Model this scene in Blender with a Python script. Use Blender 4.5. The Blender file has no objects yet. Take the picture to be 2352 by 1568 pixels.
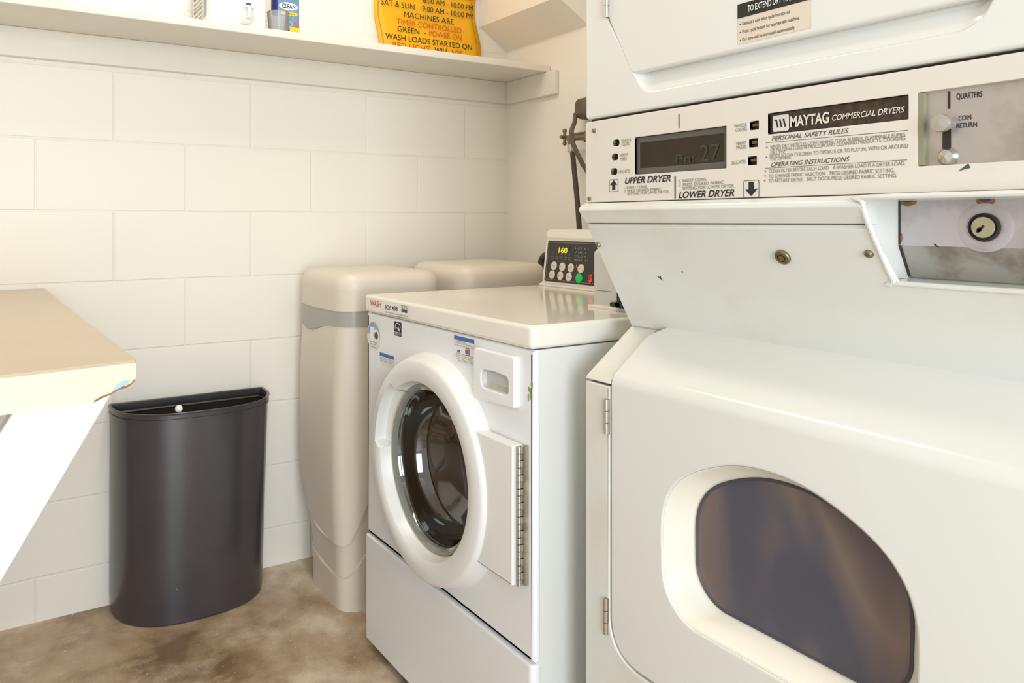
import bpy, bmesh, math, random
from mathutils import Vector, Matrix
random.seed(4)
PI = math.pi
SC = bpy.context.scene
COL = SC.collection

# ------------------------------------------------------------------ survey
# the room: camera at x=0,y=0; +X runs along the block wall, +Y runs toward it
VA, VB, HZ, CX = 3946.0, -46.0, 507.6, 980.0
F = math.sqrt((VA - CX) * (CX - VB))
YAW = math.atan((VA - CX) / F)
FX, FY = math.cos(YAW), math.sin(YAW)
H = 1.109
Y1, X2, XL = 2.3575, 1.7454, -0.355      # block wall, right wall, left wall
XW, XD = 0.8733, 0.93                   # washer front plane, dryer front plane

def ray(u, v):
    a = (u - CX) / F
    return Vector((FX + a * FY, FY - a * FX, -(v - HZ) / F))
def onX(u, v, X): r = ray(u, v); return Vector((0, 0, H)) + r * (X / r.x)
def onY(u, v, Y): r = ray(u, v); return Vector((0, 0, H)) + r * (Y / r.y)
def onZ(u, v, Z): r = ray(u, v); return Vector((0, 0, H)) + r * ((Z - H) / r.z)

# ------------------------------------------------------------------ materials
def srgb(r, g, b):
    f = lambda c: (c / 255 / 12.92) if c / 255 <= .04045 else ((c / 255 + .055) / 1.055) ** 2.4
    return (f(r), f(g), f(b), 1)

def mat(name, col, rough=.5, metal=0, spec=.5, var=0, vscale=8, bump=0, bscale=60, coat=0, stain=None, trans=0, emis=0):
    m = bpy.data.materials.new(name); m.use_nodes = True
    nt = m.node_tree; N = nt.nodes; L = nt.links
    b = N['Principled BSDF']
    c = srgb(*col)
    b.inputs['Base Color'].default_value = c
    b.inputs['Roughness'].default_value = rough
    b.inputs['Metallic'].default_value = metal
    b.inputs['Specular IOR Level'].default_value = spec
    b.inputs['Coat Weight'].default_value = coat
    b.inputs['Transmission Weight'].default_value = trans
    if emis:
        b.inputs['Emission Color'].default_value = c
        b.inputs['Emission Strength'].default_value = emis
    tc = N.new('ShaderNodeTexCoord')
    if var or stain:
        n = N.new('ShaderNodeTexNoise'); n.inputs['Scale'].default_value = vscale
        n.inputs['Detail'].default_value = 6; n.inputs['Roughness'].default_value = .6
        L.new(tc.outputs['Object'], n.inputs['Vector'])
        r = N.new('ShaderNodeValToRGB')
        c2 = srgb(*stain) if stain else tuple(x * (1 - var) for x in c[:3]) + (1,)
        r.color_ramp.elements[0].position = .33 if not stain else .40; r.color_ramp.elements[0].color = c2
        r.color_ramp.elements[1].position = .63 if not stain else .54; r.color_ramp.elements[1].color = c
        L.new(n.outputs['Fac'], r.inputs['Fac']); L.new(r.outputs['Color'], b.inputs['Base Color'])
    if bump:
        n2 = N.new('ShaderNodeTexNoise'); n2.inputs['Scale'].default_value = bscale
        n2.inputs['Detail'].default_value = 4
        L.new(tc.outputs['Object'], n2.inputs['Vector'])
        bp = N.new('ShaderNodeBump'); bp.inputs['Strength'].default_value = bump
        bp.inputs['Distance'].default_value = .004
        L.new(n2.outputs['Fac'], bp.inputs['Height']); L.new(bp.outputs['Normal'], b.inputs['Normal'])
    return m

def block_wall_mat(name, strength):
    m = bpy.data.materials.new(name); m.use_nodes = True
    nt = m.node_tree; N = nt.nodes; L = nt.links; b = N['Principled BSDF']
    tc = N.new('ShaderNodeTexCoord'); sp = N.new('ShaderNodeSeparateXYZ'); cb = N.new('ShaderNodeCombineXYZ')
    L.new(tc.outputs['Object'], sp.inputs[0])
    ax = N.new('ShaderNodeMath'); ax.operation = 'ADD'; ax.inputs[1].default_value = .4060 * 2 - .3350
    az = N.new('ShaderNodeMath'); az.operation = 'ADD'; az.inputs[1].default_value = .2032 * 8 - 1.1370
    # a touch of waviness so that the joints are hand laid
    wn = N.new('ShaderNodeTexNoise'); wn.inputs['Scale'].default_value = 5; wn.inputs['Detail'].default_value = 2
    L.new(tc.outputs['Object'], wn.inputs['Vector'])
    wm = N.new('ShaderNodeMath'); wm.operation = 'MULTIPLY_ADD'; wm.inputs[1].default_value = .008; wm.inputs[2].default_value = -.004
    L.new(wn.outputs['Fac'], wm.inputs[0])
    wa = N.new('ShaderNodeMath'); wa.operation = 'ADD'
    L.new(sp.outputs['X' if name == 'painted_block' else 'Y'], ax.inputs[0]); L.new(sp.outputs['Z'], az.inputs[0])
    L.new(az.outputs[0], wa.inputs[0]); L.new(wm.outputs[0], wa.inputs[1])
    L.new(ax.outputs[0], cb.inputs['X']); L.new(wa.outputs[0], cb.inputs['Y'])
    br = N.new('ShaderNodeTexBrick'); br.offset = .5; br.offset_frequency = 2
    br.inputs['Scale'].default_value = 1; br.inputs['Brick Width'].default_value = .4060
    br.inputs['Row Height'].default_value = .2032; br.inputs['Mortar Size'].default_value = .0042
    br.inputs['Mortar Smooth'].default_value = .6
    br.inputs['Color1'].default_value = (1, 1, 1, 1); br.inputs['Color2'].default_value = (1, 1, 1, 1); br.inputs['Mortar'].default_value = (0, 0, 0, 1)
    L.new(cb.outputs[0], br.inputs['Vector'])
    n = N.new('ShaderNodeTexNoise'); n.inputs['Scale'].default_value = 55; n.inputs['Detail'].default_value = 5
    L.new(tc.outputs['Object'], n.inputs['Vector'])
    n3 = N.new('ShaderNodeTexNoise'); n3.inputs['Scale'].default_value = 2.2; n3.inputs['Detail'].default_value = 3
    L.new(tc.outputs['Object'], n3.inputs['Vector'])
    mx = N.new('ShaderNodeMix'); mx.data_type = 'RGBA'
    mx.inputs[6].default_value = srgb(232, 226, 214); mx.inputs[7].default_value = srgb(246, 241, 231)
    f = N.new('ShaderNodeMath'); f.operation = 'MULTIPLY_ADD'; f.inputs[1].default_value = .22 * strength; f.inputs[2].default_value = 1 - .22 * strength
    L.new(br.outputs['Color'], f.inputs[0])
    f2 = N.new('ShaderNodeMath'); f2.operation = 'MULTIPLY_ADD'; f2.inputs[1].default_value = .5; f2.inputs[2].default_value = -.25
    L.new(n3.outputs['Fac'], f2.inputs[0])
    f3 = N.new('ShaderNodeMath'); f3.operation = 'ADD'; f3.use_clamp = True
    L.new(f.outputs[0], f3.inputs[0]); L.new(f2.outputs[0], f3.inputs[1])
    L.new(f3.outputs[0], mx.inputs[0]); L.new(mx.outputs[2], b.inputs['Base Color'])
    hs = N.new('ShaderNodeMath'); hs.operation = 'MULTIPLY_ADD'; hs.inputs[1].default_value = .25
    L.new(n.outputs['Fac'], hs.inputs[0])
    h2 = N.new('ShaderNodeMath'); h2.operation = 'MULTIPLY'; h2.inputs[1].default_value = strength
    L.new(br.outputs['Color'], h2.inputs[0]); L.new(h2.outputs[0], hs.inputs[2])
    bp = N.new('ShaderNodeBump'); bp.inputs['Strength'].default_value = .42; bp.inputs['Distance'].default_value = .003
    L.new(hs.outputs[0], bp.inputs['Height']); L.new(bp.outputs['Normal'], b.inputs['Normal'])
    b.inputs['Roughness'].default_value = .42
    return m

def floor_mat():
    m = bpy.data.materials.new('stained_concrete'); m.use_nodes = True
    nt = m.node_tree; N = nt.nodes; L = nt.links; b = N['Principled BSDF']
    tc = N.new('ShaderNodeTexCoord')
    def noise(s, d, dist=0):
        n = N.new('ShaderNodeTexNoise'); n.inputs['Scale'].default_value = s; n.inputs['Detail'].default_value = d
        n.inputs['Distortion'].default_value = dist; n.inputs['Roughness'].default_value = .62
        L.new(tc.outputs['Object'], n.inputs['Vector']); return n
    def ramp(n, pts):
        r = N.new('ShaderNodeValToRGB'); e = r.color_ramp.elements
        while len(e) < len(pts): e.new(.5)
        for k, (p, c) in enumerate(pts): e[k].position = p; e[k].color = srgb(*c)
        L.new(n.outputs['Fac'], r.inputs['Fac']); return r
    base = ramp(noise(3.2, 8, .15), [(.36, (128, 104, 76)), (.45, (166, 142, 112)), (.54, (192, 170, 142)), (.64, (224, 208, 186))])
    def mix(a, c, fac):
        x = N.new('ShaderNodeMix'); x.data_type = 'RGBA'
        L.new(a, x.inputs[6]); x.inputs[7].default_value = srgb(*c); L.new(fac, x.inputs[0]); return x.outputs[2]
    pale = ramp(noise(4.6, 8, .3), [(.53, (0, 0, 0)), (.64, (190, 190, 190))])
    c = mix(base.outputs[0], (232, 218, 200), pale.outputs[0])
    dark = ramp(noise(4.0, 7, .15), [(.34, (150, 150, 150)), (.43, (0, 0, 0))])
    c = mix(c, (112, 86, 58), dark.outputs[0])
    speck = ramp(noise(70, 2), [(.66, (0, 0, 0)), (.72, (200, 200, 200))])
    c = mix(c, (232, 216, 194), speck.outputs[0])
    fine = ramp(noise(180, 3), [(.35, (110, 110, 110)), (.5, (0, 0, 0))])
    c = mix(c, (110, 88, 62), fine.outputs[0])
    L.new(c, b.inputs['Base Color'])
    bp = N.new('ShaderNodeBump'); bp.inputs['Strength'].default_value = .35; bp.inputs['Distance'].default_value = .003
    L.new(noise(30, 6).outputs['Fac'], bp.inputs['Height']); L.new(bp.outputs['Normal'], b.inputs['Normal'])
    b.inputs['Roughness'].default_value = .42
    return m

def glass_mat(name, tint, fac=.12, rough=.05, haze=None, hz=0):
    m = bpy.data.materials.new(name); m.use_nodes = True
    nt = m.node_tree; N = nt.nodes; L = nt.links
    N.remove(N['Principled BSDF'])
    t = N.new('ShaderNodeBsdfTransparent'); t.inputs['Color'].default_value = tint
    g = N.new('ShaderNodeBsdfGlossy'); g.inputs['Roughness'].default_value = rough
    fr = N.new('ShaderNodeFresnel'); fr.inputs['IOR'].default_value = 1.5
    ad = N.new('ShaderNodeMath'); ad.operation = 'ADD'; ad.inputs[1].default_value = fac; ad.use_clamp = True
    L.new(fr.outputs[0], ad.inputs[0])
    mx = N.new('ShaderNodeMixShader')
    L.new(ad.outputs[0], mx.inputs[0]); L.new(t.outputs[0], mx.inputs[1]); L.new(g.outputs[0], mx.inputs[2])
    last = mx.outputs[0]
    if haze:
        df = N.new('ShaderNodeBsdfDiffuse'); pass
        tc = N.new('ShaderNodeTexCoord'); nz_ = N.new('ShaderNodeTexNoise'); nz_.inputs['Scale'].default_value = 4; nz_.inputs['Distortion'].default_value = 1.2
        mp_ = N.new('ShaderNodeMapping'); mp_.inputs['Rotation'].default_value = (.75, 0, 0); mp_.inputs['Scale'].default_value = (1, 1, .42)
        L.new(tc.outputs['Object'], mp_.inputs['Vector']); L.new(mp_.outputs[0], nz_.inputs['Vector'])
        if isinstance(haze[0], tuple):
            rp = N.new('ShaderNodeValToRGB'); e = rp.color_ramp.elements; e.new(.5)
            for k_, c_ in enumerate(haze): e[k_].position = .36 + .13 * k_; e[k_].color = srgb(*c_)
            L.new(nz_.outputs['Fac'], rp.inputs['Fac']); L.new(rp.outputs['Color'], df.inputs['Color'])
        else: df.inputs['Color'].default_value = srgb(*haze)
        ma = N.new('ShaderNodeMath'); ma.operation = 'MULTIPLY_ADD'; ma.inputs[1].default_value = .25; ma.inputs[2].default_value = hz - .125
        L.new(nz_.outputs['Fac'], ma.inputs[0])
        m2 = N.new('ShaderNodeMixShader'); L.new(ma.outputs[0], m2.inputs[0]); L.new(last, m2.inputs[1]); L.new(df.outputs[0], m2.inputs[2]); last = m2.outputs[0]
    L.new(last, N['Material Output'].inputs['Surface'])
    return m

M = {}
M['wall'] = block_wall_mat('painted_block', 1.0)
M['wall2'] = block_wall_mat('painted_plaster', .12)
M['floor'] = floor_mat()
M['ceil'] = mat('ceiling_paint', (238, 232, 220), .7, bump=.15)
M['paint'] = mat('cream_gloss_paint', (238, 232, 220), .35, var=.04, vscale=5, bump=.12, bscale=30)
M['enamel'] = mat('white_enamel', (226, 226, 220), .22, var=.02, vscale=3, bump=.03, bscale=90, coat=.25)
M['enamel2'] = mat('white_enamel_scuffed', (224, 226, 220), .26, stain=(220, 216, 206), vscale=3.2, bump=.04, bscale=60, coat=.2)
M['enamel3'] = mat('cool_white_enamel', (240, 241, 242), .24, var=.02, vscale=3, bump=.03, bscale=90, coat=.2)
M['lid'] = mat('warm_white_enamel', (238, 233, 222), .16, var=.02, vscale=4, coat=.3)
M['cream'] = mat('aged_cream_enamel', (236, 230, 216), .25, var=.03, vscale=4)
M['ring'] = mat('white_door_plastic', (236, 235, 231), .28, var=.02, vscale=5)
M['grey_rec'] = mat('grey_white_plastic', (206, 205, 203), .35, var=.04)
M['softener'] = mat('beige_plastic', (226, 216, 200), .38, var=.03, vscale=4, bump=.03, bscale=120)
M['band'] = mat('grey_plastic_band', (172, 168, 162), .3, var=.03)
M['seam'] = mat('dark_seam', (60, 55, 48), .7, var=.2)
M['bin'] = mat('black_brown_plastic', (60, 56, 61), .26, spec=1.0, var=.12, vscale=5, bump=.03, bscale=200)
M['binin'] = mat('bin_inside', (44, 34, 22), .5, var=.3, vscale=20)
M['white_pl'] = mat('white_plastic', (247, 246, 243), .3, var=.02)
M['laminate'] = mat('tan_laminate', (206, 186, 158), .28, var=.06, vscale=6, bump=.02)
M['edge'] = mat('cream_edge_band', (242, 223, 196), .4, var=.04, vscale=7)
M['chip'] = mat('exposed_particle_board', (170, 128, 92), .9, var=.4, vscale=90, bump=.6, bscale=150)
M['blue_chip'] = mat('pale_blue_old_paint', (176, 208, 218), .6, var=.15, vscale=40)
M['board'] = mat('white_painted_board', (246, 246, 246), .5, var=.03, vscale=6, bump=.08, bscale=40)
M['steel'] = mat('worn_steel', (190, 184, 180), .38, metal=.75, stain=(168, 158, 150), vscale=9, bump=.05)
M['vault'] = mat('galvanised_plate', (196, 190, 194), .42, metal=.45, stain=(176, 170, 172), vscale=12, bump=.05)
M['chrome'] = mat('chrome', (205, 200, 192), .2, metal=.95, var=.1, vscale=60)
M['brass'] = mat('aged_brass', (150, 138, 110), .35, metal=.85, var=.3, vscale=80)
M['dark'] = mat('dark_plastic', (38, 34, 30), .3, var=.2)
M['black'] = mat('black_ink', (34, 32, 30), .6, var=.1)
M['greyink'] = mat('grey_ink', (128, 122, 114), .6, var=.1)
M['display'] = mat('smoked_display', (48, 38, 26), .12, var=.15, vscale=12)
M['led'] = mat('dim_led_digits', (58, 64, 50), .4, var=.1, emis=.01)
M['yled'] = mat('yellow_led_digits', (214, 206, 20), .4, var=.1, emis=.5)
M['smoke'] = mat('dark_panel_face', (40, 32, 24), .18, var=.2, vscale=14)
M['panel'] = mat('silver_white_panel', (226, 220, 210), .3, metal=.12, var=.03, vscale=5)
M['plate'] = mat('brown_black_plate', (48, 40, 32), .3, stain=(74, 58, 40), vscale=120)
M['ivory'] = mat('ivory_button', (226, 216, 202), .4, var=.04)
M['green'] = mat('green_button', (24, 190, 92), .35, var=.05, emis=.1)
M['red'] = mat('red_button', (232, 62, 24), .4, var=.05, emis=.1)
M['redink'] = mat('red_ink', (196, 66, 52), .6, var=.1)
M['orangeink'] = mat('orange_red_ink', (208, 92, 10), .6, var=.1)
M['yellow'] = mat('yellow_sign_plastic', (250, 184, 8), .42, var=.05, vscale=4)
M['yellow2'] = mat('yellow_sign_border', (214, 150, 14), .45, var=.08)
M['blue'] = mat('blue_label', (58, 112, 190), .45, var=.1)
M['navy'] = mat('navy_bottle', (38, 52, 120), .25, var=.15, vscale=9)
M['skyblue'] = mat('sky_blue_label', (120, 158, 200), .4, var=.35, vscale=40)
M['labelyel'] = mat('yellow_label', (236, 210, 30), .45, var=.06)
M['orange'] = mat('orange_label', (200, 110, 60), .5, var=.2, vscale=60)
M['limes'] = mat('lime_label', (150, 190, 70), .5, var=.2, vscale=60)
M['paper'] = mat('white_sticker', (238, 236, 230), .45, var=.03)
M['tan'] = mat('tan_sticker', (222, 208, 190), .45, var=.04)
M['teal'] = mat('teal_print', (150, 188, 186), .5, var=.2, vscale=40)
M['rubber'] = mat('grey_brown_rubber', (104, 90, 74), .55, var=.15)
M['hose'] = mat('dark_hose', (70, 60, 50), .5, var=.2)
M['greenmark'] = mat('green_scuff', (150, 170, 110), .7, var=.3, vscale=120)
M['gaptone'] = mat('dirty_gap', (158, 148, 128), .8, var=.45, vscale=50)
M['rust'] = mat('rust', (150, 108, 60), .8, var=.4, vscale=80)
M['flange'] = mat('grey_green_glass_edge', (150, 152, 142), .12, metal=.2, var=.05)
M['bowl'] = mat('dark_door_glass', (50, 40, 30), .06, spec=.9, var=.3, vscale=7, coat=1.0)
M['drum'] = mat('drum_steel', (120, 112, 108), .35, metal=.6, var=.3, vscale=8)
M['clothA'] = mat('slate_blue_towel', (168, 172, 204), .9, var=.35, vscale=9, bump=.8, bscale=40)
M['clothB'] = mat('tan_towel', (214, 188, 164), .9, var=.3, vscale=9, bump=.8, bscale=40)
M['clothC'] = mat('mauve_towel', (170, 146, 168), .9, var=.3, vscale=9, bump=.8, bscale=40)
M['wglass'] = glass_mat('smoked_dryer_glass', (.82, .78, .82, 1), .03, .12, ((112, 110, 124), (160, 142, 130), (112, 102, 114)), .55)  # pale haze painted into the glass for reflection and blurred contents
M['cup'] = glass_mat('frosted_cup', (.975, .975, .975, 1), -.03, .15, (240, 238, 234), .20)
M['gasket'] = mat('slate_gasket', (74, 74, 84), .5, var=.1)

# ------------------------------------------------------------------ mesh helpers
def smooth(me, ang=32):
    bm = bmesh.new(); bm.from_mesh(me)
    bmesh.ops.recalc_face_normals(bm, faces=bm.faces)
    for f in bm.faces: f.smooth = True
    for e in bm.edges:
        if len(e.link_faces) == 2:
            e.smooth = e.calc_face_angle(0) < math.radians(ang)
    bm.to_mesh(me); bm.free()

ROOT = {}
def thing(name, label, cat, loc, group=None):
    o = bpy.data.objects.new(name, None); COL.objects.link(o)
    o.location = loc; o.empty_display_size = .05
    o['label'] = label; o['category'] = cat
    if group: o['group'] = group
    ROOT[o] = Vector(loc)
    return o

def base_of(parent):
    p = parent
    while p.parent: p = p.parent
    return ROOT.get(p, Vector((0, 0, 0)))

def link(name, me, m, parent=None, label=None, cat=None, kind=None, bevel=0, seg=3, ang=32, group=None, loc=None, flat=False):
    """one mesh object; vertices arrive in room coordinates"""
    off = base_of(parent) if parent else (Vector(loc) if loc else Vector((0, 0, 0)))
    me.transform(Matrix.Translation(-off))
    me.name = name
    me.materials.clear(); me.materials.append(m)
    if not flat: smooth(me, ang)
    o = bpy.data.objects.new(name, me); COL.objects.link(o)
    if parent: o.parent = parent
    else: o.location = off; ROOT[o] = off
    if label: o['label'] = label
    if cat: o['category'] = cat
    if kind: o['kind'] = kind
    if group: o['group'] = group
    if me.get('plate') and not flat:
        w_ = o.modifiers.new('wn', 'WEIGHTED_NORMAL'); w_.keep_sharp = True; w_.weight = 100
    if bevel:
        md = o.modifiers.new('bevel', 'BEVEL'); md.width = bevel; md.segments = seg
        md.limit_method = 'ANGLE'; md.angle_limit = math.radians(40); md.harden_normals = False
        w = o.modifiers.new('wn', 'WEIGHTED_NORMAL'); w.keep_sharp = False
        for p in me.polygons: p.use_smooth = True
        for e in me.edges: e.use_edge_sharp = False
    return o

def from_bm(bm):
    me = bpy.data.meshes.new('m'); bm.to_mesh(me); bm.free(); return me

def join(*mes):
    bm = bmesh.new()
    for me in mes: bm.from_mesh(me)
    for me in mes: bpy.data.meshes.remove(me)
    return from_bm(bm)

def box(x0, x1, y0, y1, z0, z1):
    bm = bmesh.new()
    v = [bm.verts.new(p) for p in ((x0, y0, z0), (x1, y0, z0), (x1, y1, z0), (x0, y1, z0), (x0, y0, z1), (x1, y0, z1), (x1, y1, z1), (x0, y1, z1))]
    for f in ((0, 3, 2, 1), (4, 5, 6, 7), (0, 1, 5, 4), (1, 2, 6, 5), (2, 3, 7, 6), (3, 0, 4, 7)): bm.faces.new([v[i] for i in f])
    return from_bm(bm)

def prism(pts, d0, d1, axis):
    """pts: 2D outline; axis 'y': pts are (x,z) extruded in y; 'x': pts are (y,z); 'z': pts are (x,y)"""
    bm = bmesh.new()
    mk = {'y': lambda a, b, d: (a, d, b), 'x': lambda a, b, d: (d, a, b), 'z': lambda a, b, d: (a, b, d)}[axis]
    A = [bm.verts.new(mk(a, b, d0)) for a, b in pts]; B = [bm.verts.new(mk(a, b, d1)) for a, b in pts]
    bm.faces.new(A); bm.faces.new(B[::-1])
    n = len(pts)
    for i in range(n): bm.faces.new((A[i], B[i], B[(i + 1) % n], A[(i + 1) % n]))
    bmesh.ops.recalc_face_normals(bm, faces=bm.faces)
    return from_bm(bm)

def rpoly(pts, r, n=6):
    """round every corner of a polygon; r a number or a list"""
    out = []; N = len(pts)
    for i, p in enumerate(pts):
        rr = r[i] if isinstance(r, (list, tuple)) else r
        P = Vector(p); A = Vector(pts[i - 1]); B = Vector(pts[(i + 1) % N])
        if rr <= 0: out.append(tuple(P)); continue
        da = (A - P); db = (B - P)
        half = da.angle(db) / 2
        t = min(rr / math.tan(half), da.length * .49, db.length * .49)
        p0 = P + da.normalized() * t; p1 = P + db.normalized() * t
        for k in range(n + 1):
            s = k / n
            q = p0 * (1 - s) ** 2 + P * 2 * s * (1 - s) + p1 * s * s
            out.append(tuple(q))
    return out

def loft(rings, cap0=True, cap1=True, closed=True):
    bm = bmesh.new()
    R = [[bm.verts.new(p) for p in r] for r in rings]
    n = len(R[0])
    for a, b in zip(R, R[1:]):
        for i in range(n if closed else n - 1):
            j = (i + 1) % n
            bm.faces.new((a[i], a[j], b[j], b[i]))
    if cap0: bm.faces.new(R[0][::-1])
    if cap1: bm.faces.new(R[-1])
    bmesh.ops.recalc_face_normals(bm, faces=bm.faces)
    return from_bm(bm)

def lathe(prof, center, axis, seg=48, cap0=False, cap1=False, up=None):
    """prof: list of (radius, distance along axis)"""
    ax = Vector(axis).normalized()
    u = ax.orthogonal().normalized() if up is None else Vector(up); w = ax.cross(u)
    c = Vector(center)
    rings = []
    for r, d in prof:
        rings.append([c + ax * d + (u * math.cos(2 * PI * k / seg) + w * math.sin(2 * PI * k / seg)) * max(r, 1e-5) for k in range(seg)])
    return loft(rings, cap0, cap1)

def cyl(p0, p1, r, seg=20, r1=None):
    p0 = Vector(p0); p1 = Vector(p1)
    return lathe([(r, 0), (r if r1 is None else r1, (p1 - p0).length)], p0, p1 - p0, seg, True, True)

def tube(pts, r, seg=10, sub=6):
    P = [Vector(p) for p in pts]
    if sub > 1 and len(P) > 2:      # catmull-rom
        Q = []
        for i in range(len(P) - 1):
            a = P[i - 1] if i else P[0] * 2 - P[1]; b = P[i]; c = P[i + 1]; d = P[i + 2] if i + 2 < len(P) else P[-1] * 2 - P[-2]
            for k in range(sub):
                t = k / sub
                Q.append(.5 * ((2 * b) + (c - a) * t + (2 * a - 5 * b + 4 * c - d) * t * t + (3 * b - a - 3 * c + d) * t ** 3))
        Q.append(P[-1]); P = Q
    rings = []; prev = None
    for i, p in enumerate(P):
        t = (P[min(i + 1, len(P) - 1)] - P[max(i - 1, 0)]).normalized()
        u = t.orthogonal().normalized() if prev is None else (prev - t * prev.dot(t)).normalized()
        prev = u; w = t.cross(u)
        rings.append([p + (u * math.cos(2 * PI * k / seg) + w * math.sin(2 * PI * k / seg)) * r for k in range(seg)])
    return loft(rings)

# frames: local (a right, b up, c out of the face)
def frameX(X): return Matrix(((0, 0, -1, X), (-1, 0, 0, 0), (0, 1, 0, 0), (0, 0, 0, 1)))
def frameY(Y): return Matrix(((1, 0, 0, 0), (0, 0, -1, Y), (0, 1, 0, 0), (0, 0, 0, 1)))

def plate(outlines, t, frame, bev=0, res=2):
    """flat plate with holes, from 2D outlines in a frame; its face lies at c=0, its back at c=-t"""
    cu = bpy.data.curves.new('c', 'CURVE'); cu.dimensions = '2D'; cu.fill_mode = 'BOTH'
    for ol in outlines:
        s = cu.splines.new('POLY'); s.points.add(len(ol) - 1)
        for p, q in zip(s.points, ol): p.co = (q[0], q[1], 0, 1)
        s.use_cyclic_u = True
    cu.extrude = max(t / 2 - bev, 0)
    cu.bevel_depth = bev; cu.bevel_resolution = res; cu.offset = -bev
    o = bpy.data.objects.new('c', cu); COL.objects.link(o)
    dg = bpy.context.evaluated_depsgraph_get(); dg.update()
    me = bpy.data.meshes.new_from_object(o.evaluated_get(dg))
    bpy.data.objects.remove(o); bpy.data.curves.remove(cu)
    bm = bmesh.new(); bm.from_mesh(me); bmesh.ops.remove_doubles(bm, verts=bm.verts, dist=1e-5); bm.to_mesh(me); bm.free()
    me.transform(Matrix.Translation((0, 0, -t / 2)))
    me.transform(frame); me['plate'] = 1
    return me

def yz(pts): return [(-y, z) for y, z in pts]       # (Y,Z) -> local of frameX

def words(s, p0, p1, h, frame, shear=0, bold=0, out=.0006):
    """lettering that runs from p0 to p1 (baseline ends, room coords) with cap height h, lying on a frame's face"""
    inv = frame.inverted()
    a0 = inv @ Vector(p0); a1 = inv @ Vector(p1)
    cu = bpy.data.curves.new('t', 'FONT'); cu.body = s; cu.shear = shear; cu.size = 1; cu.offset = bold
    o = bpy.data.objects.new('t', cu); COL.objects.link(o)
    dg = bpy.context.evaluated_depsgraph_get(); dg.update()
    me = bpy.data.meshes.new_from_object(o.evaluated_get(dg))
    bpy.data.objects.remove(o); bpy.data.curves.remove(cu)
    if not me.vertices: return me
    x0 = min(v.co.x for v in me.vertices); x1 = max(v.co.x for v in me.vertices)
    wdt = (a1.xy - a0.xy).length
    sx = wdt / max(x1 - x0, 1e-6); sy = h / .70
    ang = math.atan2(a1.y - a0.y, a1.x - a0.x)
    me.transform(Matrix.Translation((a0.x, a0.y, out)) @ Matrix.Rotation(ang, 4, 'Z') @ Matrix.Diagonal((sx, sy, 1, 1)) @ Matrix.Translation((-x0, 0, 0)))
    me.transform(frame)
    return me

def prints(name, mes, m, parent):
    """each printed line or mark is a part of its own"""
    for me in mes: link(name, me, m, parent, flat=True)

def patch(pts, frame, out=.0004):
    """thin printed patch from 2D local points"""
    bm = bmesh.new()
    bm.faces.new([bm.verts.new((p[0], p[1], out)) for p in pts])
    me = from_bm(bm); me.transform(frame); return me

def rect(a0, a1, b0, b1): return [(a0, b0), (a1, b0), (a1, b1), (a0, b1)]
def disc(a, b, r, n=24, ry=None): return [(a + r * math.cos(2 * PI * k / n), b + (ry or r) * math.sin(2 * PI * k / n)) for k in range(n)]

# ------------------------------------------------------------------ the room
def structure(name, me, m): return link(name, me, m, kind='structure')
structure('floor', box(XL - .1, X2 + .1, -2.6, Y1 + .1, -.1, 0), M['floor'])
structure('wall_back', box(XL - .1, X2 + .1, Y1, Y1 + .1, 0, 2.5), M['wall'])
structure('wall_right', box(X2, X2 + .1, -1.4, Y1, 0, 2.5), M['wall2'])
structure('wall_left', box(XL - .1, XL, .75, Y1, 0, 2.5), M['wall'])
structure('ceiling', box(XL - .1, X2 + .1, -1.4, Y1 + .1, 2.5, 2.6), M['ceil'])
# boxed-in corner high on the right wall
structure('trim_1', prism([(1.615, 1.836), (X2, 1.760), (X2, 2.5), (1.615, 2.5)], 1.905, Y1, 'y'), M['wall2'])

# ------------------------------------------------------------------ shelf
sh = thing('wall_shelf', 'long cream painted wooden shelf fixed along the block wall', 'shelf', (.7, Y1, 1.55))
link('shelf_board', box(XL + .001, X2 - .001, 2.10, Y1 - .001, 1.637, 1.660), M['paint'], sh, bevel=.003)
link('cleat', box(XL + .001, X2 - .001, 2.3375, Y1 - .001, 1.556, 1.637), M['paint'], sh, bevel=.003)
link('cleat', box(1.7254, X2, 2.055, 2.3375, 1.553, 1.637), M['paint'], sh, bevel=.003)

# ------------------------------------------------------------------ washer
YA, YB = 1.790, 1.098                       # far side, near side
w = thing('washing_machine', 'white front-loading coin washing machine with round glass door', 'washing machine', (1.24, (YA + YB) / 2, 0))
link('cabinet', join(box(.8800, 1.62, YB + .0012, YB + .021, .02, .872), box(.8800, 1.62, YA - .021, YA - .0012, .02, .872), box(1.60, 1.62, YB + .0215, YA - .0215, .02, .872)), M['enamel'], w, bevel=.002)
link('plinth', box(.93, 1.60, YB + .02, YA - .02, 0, .03), M['dark'], w)
outer = rpoly([(-YA, .297), (-YB, .297), (-YB, .872), (-YA, .872)], .006)
def front_prism(z0, z1, xf, r=.016):
    pl = rpoly([(xf, YB), (xf, YA), (.8905, YA), (.8905, YB)], [r, .006, 0, 0])
    return prism(pl, z0, z1, 'z')
fp_out = rpoly([(-YA, .2985), (-YB, .2985), (-YB, .872), (-YA, .872)], [.003, .004, .004, .003])
link('front_panel', plate([fp_out, [(-1.452 + .20 * math.cos(2 * PI * k / 64), .561 + .20 * math.sin(2 * PI * k / 64)) for k in range(64)]], .0187, frameX(XW), .008, 4), M['enamel3'], w)
link('lower_panel', front_prism(.022, .2955, .868, .018), M['enamel3'], w, bevel=.006)
lid = prism(rpoly([(.866, YB - .003), (.866, YA + .002), (1.60, YA + .002), (1.60, YB - .003)], .012), .8738, .918, 'z')
link('top_lid', lid, M['lid'], w, bevel=.008, seg=4)
FW = frameX(XW)
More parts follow.
